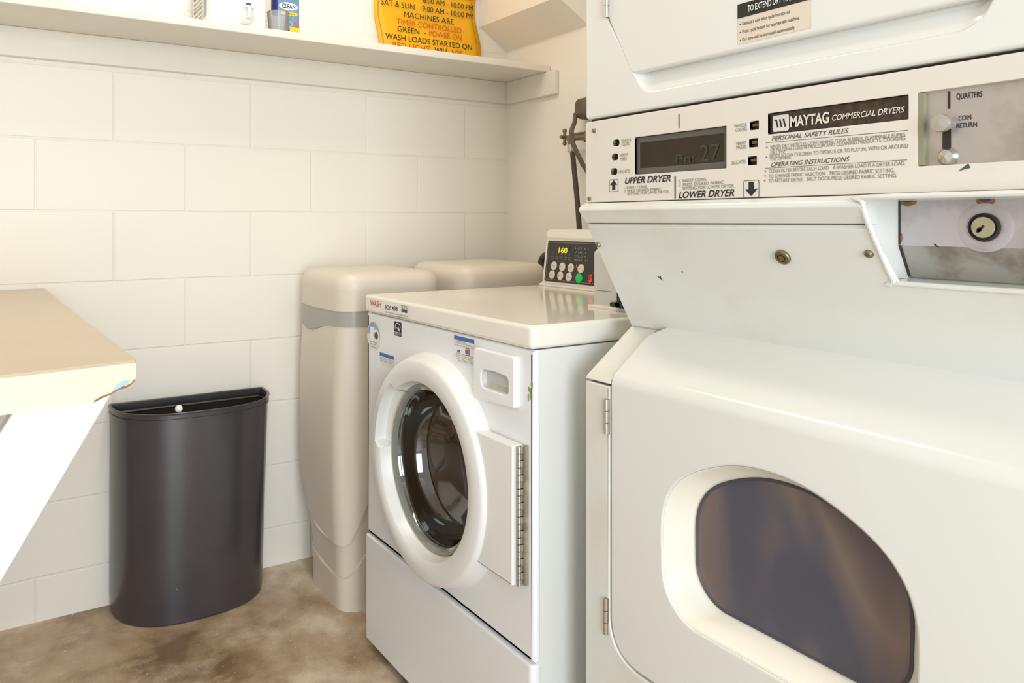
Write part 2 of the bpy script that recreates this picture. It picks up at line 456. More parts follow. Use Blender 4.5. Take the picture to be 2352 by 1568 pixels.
# --- door
DC = Vector((0, 1.452, .561))
dn = thing  # keep name short
NSEG = 120
def ring_prof(th):
    # th measured with 0 = toward near side (right in view), 90deg = up
    d = math.degrees(th) % 360
    notch = 128 < d < 178
    inner = [(.215, .833), (.214, .862), (.186, .866), (.180, .872)] if notch else [(.198, .8325), (.192, .8365), (.186, .860), (.180, .872)]
    return [(.253, .8735), (.251, .864), (.2415, .8405), (.2385, .8370), (.234, .8352)] + inner
rings = []
for j in range(9):
    rg = []
    for k in range(NSEG):
        th = 2 * PI * k / NSEG
        r, x = ring_prof(th)[j]
        rg.append((x, DC.y - r * math.cos(th), DC.z + r * math.sin(th)))
    rings.append(rg)
door = link('door', loft(rings, False, False), M['ring'], w, ang=40)
link('door_glass', lathe([(.181, .0), (.180, -.004), (.174, -.005), (.168, .004), (.164, .03), (.158, .055), (.146, .072), (.136, .070), (.126, .078), (.110, .098), (.085, .112), (.05, .12), (0, .124)], (.868, DC.y, DC.z), (1, 0, 0), 96), M['bowl'], door, label='dark bowl-shaped door glass')
link('glass_rim', lathe([(.184, .006), (.183, -.006), (.176, -.0085), (.170, -.004), (.167, .01)], (.868, DC.y, DC.z), (1, 0, 0), 96), M['flange'], door, label='grey green rim of the door glass')
hp = plate([rpoly(yz([(1.262, .436), (1.262, .694), (1.128, .694), (1.128, .436)]), .002)], .026, frameX(.846), .003)
link('hinge_plate', hp, M['ring'], door)
segs = []
nz = 20
for i in range(nz):
    z0 = .4365 + i * (.694 - .4365) / nz; z1 = z0 + (.694 - .4365) / nz - .0012
    segs.append(cyl((.857, 1.1215, z0), (.857, 1.1215, z1), .0042, 10))
    segs.append(box(.859, .8725, 1.1185 - (.002 if i % 2 else 0), 1.1265, z0, z1))
link('hinge', join(*segs), M['chrome'], w, label='chrome piano hinge')
link('hinge_gap', box(.8655, .8728, 1.113, 1.1195, .437, .694), M['gaptone'], w, label='dirty gap beside the hinge')
# --- dispenser drawer
dr_o = rpoly([(-1.277, .752), (-1.1413, .758), (-1.1413, .8545), (-1.277, .8545)], [.012, .006, .010, .010])
dr_h = rpoly([(-1.2500, .7795), (-1.160, .7785), (-1.160, .8125), (-1.205, .8165), (-1.250, .8135)], [.012, .012, .012, .03, .012])
drw = link('detergent_drawer', plate([dr_o, dr_h], .020, frameX(.8605), .003), M['enamel3'], w)
fr = frameX(.8605)
r0 = [fr @ Vector((a, b, -.002)) for a, b in dr_h]
cxh = sum(a for a, b in dr_h) / len(dr_h); czh = sum(b for a, b in dr_h) / len(dr_h)
r1 = [fr @ Vector((cxh + (a - cxh) * .93, czh + (b - czh) * .86, -.0118)) for a, b in dr_h]
link('drawer_grip', loft([r0, r1], False, True), M['grey_rec'], drw, label='recessed finger grip')
link('drawer_stain', patch(rpoly([(-1.236, .7845), (-1.166, .783), (-1.166, .788), (-1.236, .790)], .002), frameX(.8722)), mat('rust_stain', (214, 196, 160), .6, var=.2, vscale=60), drw)
# --- stickers
def st(u, v): p = onX(u, v, XW); return (-p.y, p.z)
FL = frameX(.866)
def stl(u, v): p = onX(u, v, .866); return (-p.y, p.z)
q = [stl(849, 683), stl(848, 712), stl(940, 731), stl(941, 704)]
nl = link('name_label', patch(q, FL, .0006), M['paper'], w, label='white label reading WASH ICY 488', flat=True)
def wl(s, u0, v0, u1, v1, hpx, plane, fr, m=None, **k):
    a = onX(u0, v0, plane); b = onX(u1, v1, plane); c = onX(u0, v0 - hpx, plane)
    return words(s, a, b, c.z - a.z, fr, **k)
link('red_lettering', wl('WASH', 851, 700, 876, 706, 13, .866, FL, bold=.004, out=.0012), M['redink'], nl, flat=True)
prints('lettering', [wl('ICY 488', 886, 710, 914, 714, 10, .866, FL, bold=.01, out=.0012), wl('FOR SERVICE', 922, 703, 938, 707, 3.5, .866, FL, out=.0012), wl('CALL OR TEXT', 922, 707.5, 938, 711.5, 3.5, .866, FL, out=.0012), wl('||||||||||', 923, 714, 936, 717, 5, .866, FL, bold=.05, out=.0012)], M['black'], nl)
prints('small_print', [wl('report machine number when calling', 885, 717, 938, 728, 3.4, .866, FL, out=.0012), wl('service and refunds', 902, 726, 932, 731, 3, .866, FL, out=.0012)], M['greyink'], nl)
# round sticker
rs_c = (-1.7535, .8145)
rsk = link('round_sticker', patch(disc(*rs_c, .0365, 32), FW, .0008), M['paper'], w, label='round white sticker with a blue top', flat=True)
top = [(rs_c[0] + .035 * math.cos(a), rs_c[1] + .035 * math.sin(a)) for a in [PI * (.02 + .96 * k / 16) for k in range(17)]]
link('blue_print', patch(top, FW, .0011), mat('pale_blue_print', (158, 186, 220), .5, var=.3, vscale=50), rsk, flat=True)
link('machine_picture', join(patch(rpoly(rect(rs_c[0] - .017, rs_c[0] + .006, rs_c[1] - .012, rs_c[1] + .022), .003), FW, .0014), patch(disc(rs_c[0] + .017, rs_c[1] + .002, .016), FW, .0014)), M['white_pl'], rsk, flat=True)
link('dark_print', patch(disc(rs_c[0] + .018, rs_c[1] + .002, .010), FW, .0017), M['gasket'], rsk, flat=True)
tx = []
for i, s in enumerate(('HIGH EFFICIENCY', 'use HE detergent', 'LOW SUDS ONLY', 'save energy')):
    hw = .024 - .003 * i
    tx.append(words(s, FW @ Vector((rs_c[0] - hw, rs_c[1] - .012 - .0062 * i, 0)), FW @ Vector((rs_c[0] + hw, rs_c[1] - .012 - .0062 * i, 0)), .0034, FW, out=.0011))
prints('small_print', tx, M['blue'], rsk)
# black square emblem with a star in an arc
q = [st(906.5, 737), st(906.5, 769), st(922.5, 773.5), st(922.5, 741)]
a0, a1, b0, b1 = q[0][0], q[2][0], q[1][1], q[0][1]
emb = link('emblem', patch(rect(a0, a1, b0, b1), FW, .0008), M['black'], w, label='black square energy emblem', flat=True)
ec, eb, es = (a0 + a1) / 2, (b0 + b1) / 2, (a1 - a0)
arc = [(ec + es * .40 * math.cos(t), eb + .003 + es * .33 * math.sin(t)) for t in [PI * k / 12 for k in range(13)]]
arc += [(ec + es * .34 * math.cos(t), eb + .003 + es * .27 * math.sin(t)) for t in [PI * (12 - k) / 12 for k in range(13)]]
star = [(ec + .006 + es * (.2 if k % 2 == 0 else .08) * math.cos(PI / 2 + k * PI / 5), eb - .001 + es * (.2 if k % 2 == 0 else .08) * math.sin(PI / 2 + k * PI / 5)) for k in range(10)]
prints('emblem_print', [patch(arc, FW, .0012), patch(star, FW, .0012), words('energy', FW @ Vector((a0 + .004, eb - .001, 0)), FW @ Vector((ec + .001, eb + .001, 0)), .006, FW, out=.0013),
     patch(rect(a0 + .002, a1 - .002, b0 + .0075, b0 + .009), FW, .0012), words('ENERGY STAR', FW @ Vector((a0 + .003, b0 + .002, 0)), FW @ Vector((a1 - .003, b0 + .002, 0)), .0045, FW, out=.0012)], M['paper'], emb)
# two instruction stickers with blue heads
def instr(u0, v0, u1, v1, u2, v2, name_lines, lab, big):
    tl = st(u0, v0); br_ = st(u2, v2)
    a0, a1, b1, b0 = tl[0], br_[0], tl[1], br_[1]
    s = link('instruction_sticker', patch(rect(a0, a1, b0, b1), FW, .0008), M['paper'], w, label=lab, flat=True)
    hh = (b1 - b0)
    link('blue_head', patch(rect(a0, a1, b1 - hh * (.16 if big else .33), b1), FW, .0011), M['blue'], s, flat=True)
    tx = []
    for (f, s_, l, r) in name_lines:
        z = b1 - hh * f
        tx.append(words(s_, FW @ Vector((a0 + (a1 - a0) * l, z, 0)), FW @ Vector((a0 + (a1 - a0) * r, z, 0)), hh * (.045 if big else .09), FW, out=.0012))
    prints('small_print', tx, M['greyink'], s)
    return s, a0, a1, b0, b1
s, a0, a1, b0, b1 = instr(1044, 769, 1090, 779, 1090, 840, [(.30, 'TO AVOID INJURY', .05, .95), (.38, 'do not reach into moving drum', .05, .95), (.70, 'Before using this washer', .1, .95), (.77, 'read all instructions posted', .05, .95), (.84, 'remove clothes promptly', .1, .9), (.91, 'close door and latch', .15, .95), (.97, 'keep children away', .2, .95)], 'white instruction sticker with a blue head and a red crossed sign', True)
cc = (a0 + (a1 - a0) * .68, b1 - (b1 - b0) * .53)
rr = .0085
rg = disc(*cc, rr, 28) + [disc(*cc, rr, 28)[0]] + [disc(*cc, rr * .8, 28)[0]] + disc(*cc, rr * .8, 28)[::-1]
link('red_sign', plate([disc(*cc, rr, 28), disc(*cc, rr * .8, 28)], .0004, frameX(XW - .0014)), M['redink'], s, flat=True)
prints('blue_print', [patch(disc(*cc, rr * .6, 16), FW, .0013), patch(rpoly(rect(a0 + .013, a0 + .024, cc[1] - .006, cc[1] - .001), .001), FW, .0013)], M['blue'], s)
link('red_print', words('WARNING', FW @ Vector((a0 + .004, b1 - (b1 - b0) * .23, 0)), FW @ Vector((a0 + .045, b1 - (b1 - b0) * .23, 0)), .003, FW, out=.0012), M['redink'], s, flat=True)
instr(873, 808, 905, 818, 905, 843, [(.50, 'please check pockets', .05, .95), (.64, 'before loading', .05, .95), (.80, 'thank you', .05, .9)], 'small white sticker with a blue head above the door', False)
# green scuffs on the near corner
gm = []
for (u, v, l, ww) in ((1214, 912, 16, 2.2), (1219, 905, 26, 2.6), (1222, 885, 12, 3.2), (1215, 893, 10, 2), (1218, 897, 14, 1.5)):
    p = onX(u, v, .8735)
    gm.append(box(.8727, .8735, p.y - ww * .0008, p.y + ww * .0008, p.z - l * .0004, p.z + l * .0004))
link('green_scuff', join(*gm), M['greenmark'], w)
# --- control console (back of the lid)
prof = rpoly([(1.436, .918), (1.436, .923), (1.449, .9275), (1.4655, 1.054), (1.4640, 1.061), (1.466, 1.075), (1.478, 1.085), (1.61, 1.085), (1.61, .918)], [0, .003, .004, .004, .006, .008, .008, .004, 0], 4)
con = link('control_console', prism(prof, 1.12, 1.783, 'y'), M['lid'], w, bevel=.002)
# sloped dark face with keys
p0 = Vector((1.449, 0, .9275)); p1 = Vector((1.4655, 0, 1.0540))
upv = (p1 - p0).normalized(); outv = Vector((-upv.z, 0, upv.x))
FC = Matrix(((0, upv.x, outv.x, p0.x), (-1, upv.y, outv.y, 0), (0, upv.z, outv.z, p0.z), (0, 0, 0, 1)))
ht = (p1 - p0).length
ya, yb = 1.771, 1.53
face = link('key_panel', plate([rpoly(rect(-ya, -yb, .004, ht - .003), .003)], .004, FC @ Matrix.Translation((0, 0, .0025)), .0008), M['dark'], w, label='dark key panel with round ivory keys')
link('key_face', patch(rpoly(rect(-ya + .010, -yb - .006, .013, ht - .012), .002), FC, .0031), M['smoke'], face, flat=True)
link('panel_trim', plate([rpoly(rect(-ya + .006, -yb - .003, .0085, ht - .0075), .003), rpoly(rect(-ya + .008, -yb - .005, .0105, ht - .0095), .002)], .0006, FC @ Matrix.Translation((0, 0, .0032))), M['greyink'], face, flat=True)
FCk = FC @ Matrix.Translation((0, 0, .003))
link('led_window', patch(rect(-ya + .034, -ya + .100, ht - .041, ht - .017), FC, .0036), M['display'], face, flat=True)
link('led_digits', words('160', FC @ Vector((-ya + .054, ht - .0375, 0)), FC @ Vector((-ya + .092, ht - .0375, 0)), .015, FC, bold=.03, out=.0042), M['yled'], face, flat=True)
keys = [(.034, .047), (.071, .046), (.108, .045), (.150, .045), (.029, .021), (.066, .020), (.103, .019)]
for a, b in keys:
    k_ = link('key', lathe([(.0128, 0), (.0128, .002), (.0110, .0032), (0, .0034)], FC @ Vector((-ya + a + .006, b + .003, .0028)), outv, 20, True), M['ivory'], face)
    link('key_print', words('WASH', FC @ Vector((-ya + a - .001, b + .0018, .003)), FC @ Vector((-ya + a + .012, b + .0018, .003)), .0026, FC, out=.0068), M['greyink'], face, flat=True)
link('start_key', lathe([(.0138, 0), (.0138, .002), (.0115, .0034), (0, .0036)], FC @ Vector((-ya + .152, .021, .0028)), outv, 20, True), M['green'], face, label='green start key')
link('red_print', words('$', FC @ Vector((-ya + .190, .014, 0)), FC @ Vector((-ya + .206, .014, 0)), .020, FC, bold=.05, out=.0042), M['red'], face, flat=True)
tx = []
for i in range(5):
    a = -ya + .028 + i * .018
    tx.append(words('v', FC @ Vector((a, .0840, 0)), FC @ Vector((a + .006, .0840, 0)), .005, FC, out=.004))
    tx.append(words('WASH' if i % 2 else 'RINSE', FC @ Vector((a - .002, .0760, 0)), FC @ Vector((a + .010, .0760, 0)), .003, FC, out=.004))
    tx.append(words('SPIN', FC @ Vector((a - .002, .0695, 0)), FC @ Vector((a + .010, .0695, 0)), .003, FC, out=.004))
for i, s_ in enumerate(('HOT', 'WARM', 'COLD', 'BRIGHTS')):
    tx.append(words(s_ + '  A 1', FC @ Vector((-ya + .125, ht - .026 - .011 * i, 0)), FC @ Vector((-ya + .180, ht - .026 - .011 * i, 0)), .0060, FC, out=.004))
tx.append(words('U J', FC @ Vector((-ya + .135, .050, 0)), FC @ Vector((-ya + .160, .050, 0)), .010, FC, out=.004))
prints('panel_print', tx, mat('pale_print', (170, 158, 140), .6, var=.2), face)
# --- coin box at the near end of the console
cb = link('coin_box', prism(rpoly([(1.18, .922), (1.18, 1.040), (1.225, 1.074), (1.45, 1.080), (1.45, .922)], [.003, .006, .008, .004, 0], 4), 1.115, 1.2705, 'y'), M['grey_rec'], w, bevel=.002, label='pale coin box at the near end of the console')
link('coin_box_base', box(1.165, 1.45, 1.108, 1.2745, .9175, .9245), M['cream'], cb, bevel=.002)
link('coin_slide', join(box(1.150, 1.182, 1.150, 1.187, .930, .938), box(1.160, 1.182, 1.157, 1.180, .938, .962), cyl((1.150, 1.168, .934), (1.176, 1.168, .934), .007, 12), box(1.174, 1.181, 1.15, 1.215, .9255, .9325)), M['dark'], cb, label='dark metal coin slide')
link('slot_line', box(1.1792, 1.1802, 1.215, 1.262, .9555, .9565), M['greyink'], cb)

# ------------------------------------------------------------------ stacked dryer
YDL, YDR = 1.0228, .300
d = thing('stacked_dryer', 'white commercial stacked dryer with coin control panel between two doors', 'dryer', (1.3, (YDL + YDR) / 2, 0))
xb = 1.66
side = [(.9465, 1.98), (.9465, 1.106), (.9345, 1.1035), (1.0445, .9155), (1.0445, .905), (1.34, .905), (1.34, .33), (.9485, .33), (.9485, 0), (xb, 0), (xb, 1.98)]
sideR = [(.9465, 1.98), (.9465, 1.136), (1.003, 1.134), (1.003, 1.076), (1.027, 1.0355), (.9745, 1.0345), (1.0445, .9155), (1.0445, .905), (1.34, .905), (1.34, .33), (.9485, .33), (.9485, 0), (xb, 0), (xb, 1.98)]
flank = [(1.0440, .904), (.9490, .8315), (.9490, .3305), (1.3395, .3305), (1.3395, .904)]
link('cabinet', join(prism(side, .5275, YDL, 'y'), prism(sideR, YDR, .5275, 'y'), prism(flank, 1.0025, YDL, 'y'), prism(flank, YDR, YDR + .02, 'y')), M['enamel2'], d)
# upper front with a scooped hole for the upper door
hole = [(-.9685, 1.90), (-.9685, 1.457), (-.884, 1.3185), (-.408, 1.3185), (-.330, 1.457), (-.330, 1.90)]
hole_r = rpoly(hole, [.02, .02, .035, .035, .02, .02])
uo = rpoly([(-YDL, 1.98), (-YDL, 1.289), (-YDR, 1.289), (-YDR, 1.98)], [.004, .008, .008, .004])
link('upper_front', plate([uo, hole_r], .016, frameX(XD), .004), M['enamel'], d)
inn = [(-.9655, 1.895), (-.9655, 1.459), (-.889, 1.345), (-.403, 1.345), (-.333, 1.459), (-.333, 1.895)]
inn_r = rpoly(inn, [.02, .02, .035, .035, .02, .02])
FD = frameX(XD)
def ringpts(ol, c): return [FD @ Vector((a, b, c)) for a, b in ol]
mid = [((p[0] * .45 + q[0] * .55), (p[1] * .45 + q[1] * .55)) for p, q in zip(hole_r, inn_r)]
link('door_scoop', loft([ringpts(hole_r, -.004), ringpts(mid, -.0085), ringpts(inn_r, -.0155)], False, True), M['enamel'], d, label='scooped finger recess under the upper door')
ud = rpoly([(-.966, 1.89), (-.966, 1.4565), (-.9125, 1.352), (-.378, 1.350), (-.334, 1.4565), (-.334, 1.89)], [.008, .014, .014, .014, .014, .008])
udo = link('upper_door', plate([ud], .016, frameX(.9295), .004), M['enamel'], d)
# sticker on the upper door
p = [onX(1695, 103, .9295), onX(1862, 67, .9295)]
a0, a1, b0 = -p[0].y, -p[1].y, p[0].z
b1 = 1.4165
FU = frameX(.9295)
dst = link('door_sticker', patch(rect(a0, a1, b0, b1), FU, .0006), M['tan'], d, label='tan sticker reading TO EXTEND DRY TIME', flat=True)
link('black_head', patch(rect(a0, a1, 1.3965, b1), FU, .0010), M['black'], dst, flat=True)
link('head_lettering', words('TO EXTEND DRY TIME', FU @ Vector((a0 + .017, 1.4025, 0)), FU @ Vector((a1 - .025, 1.4025, 0)), .0088, FU, bold=.01, out=.0014), M['paper'], dst, flat=True)
tx = []
for i, (s_, r_) in enumerate((('Deposit a coin after cycle has started', .74), ('Press cycle button for appropriate machine', .86), ('Dry time will be increased automatically', .80))):
    z = 1.3855 - i * .0113
    tx.append(words(s_, FU @ Vector((a0 + .008, z, 0)), FU @ Vector((a0 + (a1 - a0) * r_, z, 0)), .0048, FU, out=.0010))
    tx.append(patch(disc(a0 + .0045, z + .002, .0009, 8), FU, .001))
prints('lettering', tx, M['black'], dst)
def hinge(y, z0, z1, parent):
    parts = [box(.928, .9305, y - .0045, y + .0045, z0, z1)]
    n = 3
    for i in range(n):
        a = z0 + (z1 - z0) * i / n; b = a + (z1 - z0) / n - .001
        parts.append(cyl((.9265, y, a), (.9265, y, b), .0042, 10))
    return link('hinge', join(*parts), M['chrome'], parent, label='chrome door hinge')
hinge(.9675, 1.4585, 1.52, d)
link('gap_shadow', box(.9435, .9468, YDR, YDL - .002, 1.283, 1.291), M['seam'], d, label='dark strip painted as shade in the seam above the control panel')  # dark strip stands in for the shade inside the gap

# --- control panel
def pd(u, v): p = onX(u, v, XD); return (-p.y, p.z)
def hole4(*c, r=.002): return rpoly([pd(*q) for q in c], r)
def hrect(u0, v0, u1, v1, r=.0015):
    A = pd(u0, v0); B = pd(u1, v1); return rpoly([(A[0], B[1]), (B[0], B[1]), (B[0], A[1]), (A[0], A[1])], r)
po = rpoly([(-YDL, 1.142), (-YDR, 1.142), (-YDR, 1.2845), (-YDL, 1.2845)], [.003, .003, .003, .006])
disp = hrect(1457, 316, 1668, 386.0)
plate_h = hrect(1763, 261, 2086, 273.5)
coin_h = rpoly([(-.4670, 1.172), (-.31, 1.172), (-.31, 1.2565), (-.4670, 1.2565)], [.002, .006, .006, .002])
lb = [pd(1415, 328), pd(1412, 360.5), pd(1410, 394)]
rb = [pd(1732, 288), pd(1730, 328), pd(1727.5, 369)]
holes = [disp, plate_h, coin_h]
for a, b in lb: holes.append(rpoly(rect(a - .0075, a + .0075, b - .0055, b + .0055), .005))
for a, b in rb: holes.append(rpoly(rect(a - .0070, a + .0070, b - .0060, b + .0060), .001))
cp = link('control_panel', plate([po] + holes, .0155, frameX(XD), .001, 1), M['panel'], d, label='silver white control panel with printed rules')
def inset(ol, dep, m, name, lab=None):
    r0 = ringpts([(a, b) for a, b in ol], -.0008); r1 = ringpts(ol, -dep)
    return link(name, loft([r0, r1], False, True), m, d, label=lab)
ds = inset(disp, .006, M['display'], 'display', 'brown smoked display')
(da0, db0), (da1, db1) = (min(p[0] for p in disp), min(p[1] for p in disp)), (max(p[0] for p in disp), max(p[1] for p in disp))
FDd = frameX(XD + .0058)
link('display_border', plate([rect(da0, da1, db0, db1), rect(da0 + .008, da1 - .007, db0 + .010, db1 - .009)], .0004, frameX(XD + .0052)), mat('slate_border', (98, 94, 88), .25, var=.1), ds, flat=True)
link('display_digits', join(words('Pn:', FDd @ Vector((da0 + .082, db0 + .013, 0)), FDd @ Vector((da0 + .118, db0 + .013, 0)), .014, FDd, out=.0008), words('27', FDd @ Vector((da0 + .128, db0 + .013, 0)), FDd @ Vector((da1 - .015, db0 + .013, 0)), .025, FDd, out=.0008)), M['led'], ds, flat=True)
pl = inset(plate_h, .005, M['plate'], 'name_plate', 'dark plate reading MAYTAG COMMERCIAL DRYERS')
(pa0, pb0), (pa1, pb1) = (min(p[0] for p in plate_h), min(p[1] for p in plate_h)), (max(p[0] for p in plate_h), max(p[1] for p in plate_h))
FP = frameX(XD + .0048)
PW = pa1 - pa0; PH = pb1 - pb0
link('logo_tile', patch(rpoly(rect(pa0 + .005, pa0 + .029, pb0 + .003, pb1 - .0035), .003), FP, .0005), M['panel'], pl, flat=True)
strokes = []
for i in range(3):
    a = pa0 + .0095 + i * .0055
    strokes.append(patch([(a + .0022, pb0 + .0085), (a + .0046, pb0 + .0085), (a + .0018, pb1 - .009), (a - .0006, pb1 - .009)], FP, .0009))
strokes.append(patch([(pa0 + .0075, pb1 - .0105), (pa0 + .0115, pb1 - .0105), (pa0 + .0115, pb1 - .009), (pa0 + .0075, pb1 - .009)], FP, .0009))
link('logo_strokes', join(*strokes), M['black'], pl, flat=True)
prints('brand_lettering', [words('MAYTAG', FP @ Vector((pa0 + .031, pb0 + .0075, 0)), FP @ Vector((pa0 + .085, pb0 + .0075, 0)), .0135, FP, bold=.028, out=.0008), words('COMMERCIAL DRYERS', FP @ Vector((pa0 + .089, pb0 + .0092, 0)), FP @ Vector((pa1 - .006, pb0 + .0092, 0)), .0072, FP, shear=.25, bold=.012, out=.0008)], M['panel'], pl)
for a, b in lb:
    h0 = rpoly(rect(a - .0075, a + .0075, b - .0055, b + .0055), .005)
    link('button', loft([ringpts(h0, -.0006), ringpts(h0, -.0075)], False, True), M['dark'], cp)
for a, b in rb:
    h0 = rpoly(rect(a - .0070, a + .0070, b - .0060, b + .0060), .001)
    k_ = link('button', loft([ringpts(h0, -.0006), ringpts(h0, -.007)], False, True), M['dark'], cp)
    link('button_cap', box(XD + .003, XD + .0065, -a - .005, -a + .005, b - .0012, b + .0032), mat('brown_cap', (110, 86, 62), .3, var=.1), cp, bevel=.0008)
# coin plate
cpl = link('coin_plate', box(.9365, .9405, YDR + .005, .469, 1.170, 1.258), M['steel'], d, label='bare steel coin plate with slot and return knob')
link('coin_recess_shade', box(.9305, .9372, .4605, .4672, 1.173, 1.2555), mat('olive_shadow_edge', (150, 146, 118), .5, var=.15), cpl)  # olive strip paints the shading on the side wall of the coin recess
def pc(u, v): return onX(u, v, .9365)
c0, c1 = pc(2180, 250), pc(2183, 205)
link('coin_slot', box(.9358, .9367, c0.y - .0012, c0.y + .0012, c0.z, 1.2545), M['dark'], cpl)
kc = pc(2172, 285); kb = pc(2176, 360)
link('return_slot', box(.9358, .9367, kc.y - .0055, kc.y + .003, kb.z, kc.z - .006), M['dark'], cpl)
link('return_knob', lathe([(.0065, 0), (.0065, .006), (.0095, .009), (.0105, .014), (.0095, .0175), (0, .0185)], (.9365, kc.y - .002, kc.z), (-1, 0, 0), 24), M['steel'], cpl)
link('rivet', lathe([(.0105, 0), (.0100, .004), (.007, .0085), (0, .0105)], (.9365, kb.y - .0015, kb.z), (-1, 0, 0), 24), M['chrome'], cpl)
FCP = frameX(.9365)
def wc(s_, u0, v0, u1, v1, hpx): 
    a = onX(u0, v0, .9365); b = onX(u1, v1, .9365); c = onX(u0, v0 - hpx, .9365); return words(s_, a, b, c.z - a.z, FCP, bold=.01, out=.0006)
prints('lettering', [wc('QUARTERS', 2197, 228, 2256, 222, 13), wc('COIN', 2202, 277, 2231, 274, 11), wc('RETURN', 2197, 294, 2244, 291, 11)], M['black'], cpl)
# screws on the panel
for (u, v) in ((1365, 300), (1354, 456)):
    p_ = onX(u, v, XD); link('screw', lathe([(.0042, 0), (.0040, .0015), (.0025, .003), (0, .0034)], (XD, p_.y, p_.z), (-1, 0, 0), 14), M['brass'], cp)
# printing on the panel
def wp(s_, u0, v0, u1, v1, hpx, **k): return wl(s_, u0, v0, u1, v1, hpx, XD, FD, **k)
def line(u0, v0, u1, v1, t=.0006, vert=False):
    A = pd(u0, v0); B = pd(u1, v1)
    if vert: return patch(rect(A[0] - t, A[0] + t, min(A[1], B[1]), max(A[1], B[1])), FD, .0005)
    return patch([(A[0], A[1] - t / 2), (B[0], B[1] - t / 2), (B[0], B[1] + t / 2), (A[0], A[1] + t / 2)], FD, .0005)
bold = [wp('UPPER DRYER', 1436, 422, 1541, 416, 14, shear=.3, bold=.02), wp('LOWER DRYER', 1559, 455, 1687, 450, 15, shear=.3, bold=.02),
        line(1551, 456, 1553, 404, .0011, True), line(1560, 294, 1563, 261, .0009, True)]
def arrow(a, b, s, up):
    k = 1 if up else -1
    return patch([(a - s, b), (a, b + k * s), (a + s, b), (a + s * .42, b), (a + s * .42, b - k * s), (a - s * .42, b - k * s), (a - s * .42, b)], FD, .0006)
ua = (pd(1410, 426)[0], pd(1410, 426)[1]); la = pd(1726, 434)
bold += [arrow(ua[0], ua[1] + .001, .0085, True), arrow(la[0], la[1], .0100, False)]
prints('lettering', bold, M['black'], cp)
def frame2(a, b, s): return plate([rpoly(rect(a - s, a + s, b - s, b + s), s * .25), rpoly(rect(a - s * .94, a + s * .94, b - s * .94, b + s * .94), s * .22)], .0002, frameX(XD - .0006))
thin = [frame2(ua[0], ua[1], .0105), frame2(la[0], la[1], .0125),
        line(1759, 328, 2086, 299, .0006), line(1758, 386.5, 2084, 367, .0006),
        wp('PERSONAL SAFETY RULES', 1773, 323, 1950, 305, 10, shear=.35, bold=.006), wp('OPERATING INSTRUCTIONS', 1772, 383, 1952, 370, 10, shear=.35, bold=.006)]
prints('heading_print', thin, mat('dark_grey_ink', (84, 78, 72), .6, var=.1), cp)
small = [wp('NEVER DRY ARTICLES CONTAINING FOAM RUBBER, FLAMMABLE FUMES', 1770, 341, 2080, 313, 7.5), wp('OR MATERIALS LIKE PETROLEUM AND CLEANING PRODUCTS, COOKING', 1770, 349, 2080, 321, 7.5),
         wp('OILS, ETC.', 1770, 355, 1806, 352, 6), wp('NEVER ALLOW CHILDREN TO OPERATE OR TO PLAY IN, WITH OR AROUND', 1769, 363, 2086, 339, 8), wp('THE DRYERS.', 1769, 369, 1818, 365, 6),
         wp('CLEAN FILTER BEFORE EACH LOAD.   A WASHER LOAD IS A DRYER LOAD.', 1767, 397, 2080, 379, 8), wp('TO CHANGE FABRIC SELECTION:   PRESS DESIRED FABRIC SETTING.', 1766, 408.5, 2055, 395, 8), wp('TO RESTART DRYER:   SHUT DOOR PRESS DESIRED FABRIC SETTING.', 1766, 419, 2061, 407, 8),
         wp('1. INSERT COINS.', 1434, 434, 1487, 431, 6), wp('2. PRESS DESIRED FABRIC', 1434, 441.5, 1520, 437, 6), wp('SETTING FOR UPPER DRYER.', 1441, 448, 1538, 443, 6),
         wp('1. INSERT COINS.', 1561, 419, 1624, 415, 7), wp('2. PRESS DESIRED FABRIC', 1560, 428, 1663, 422, 7), wp('SETTING FOR LOWER DRYER.', 1568, 436, 1687, 430, 7),
         wp('WHITES &', 1428, 327, 1450, 324, 7), wp('COLORS', 1428, 335, 1446, 333, 7), wp('PERMT', 1426, 360, 1443, 358, 7), wp('PRESS', 1425, 369, 1440, 367, 7), wp('DELICATES', 1422, 398, 1447, 396, 7),
         wp('WHITES &', 1687, 294, 1715, 290, 8), wp('COLORS', 1690, 303, 1716, 300, 8), wp('PERMT', 1692, 334, 1714, 332, 8), wp('PRESS', 1692, 343, 1714, 341, 8), wp('DELICATES', 1680, 378, 1713, 375, 8)]
for (u, v) in ((1762, 338), (1761, 361), (1759, 393), (1758, 404), (1757, 415)):
    A = pd(u, v); small.append(patch(disc(A[0], A[1], .0012, 10), FD, .0006))
prints('small_print', small, M['greyink'], cp)
# chip in the paint under the coin plate
A = pd(2220, 386); link('paint_chip', patch([(A[0] - .008, A[1] - .003), (A[0] - .001, A[1] - .001), (A[0] + .004, A[1]), (A[0] + .002, A[1] + .005)], FD, .0006), M['gasket'], cp, flat=True)

# --- lip under the panel
lip = rpoly([(.9460, 1.1405), (.928, 1.1405), (.9165, 1.134), (.9140, 1.127), (.9325, 1.1062), (.9460, 1.1045)], [0, .003, .005, .004, .002, 0], 4)
link('panel_lip', prism(lip, .5215, YDL, 'y'), M['enamel2'], d)
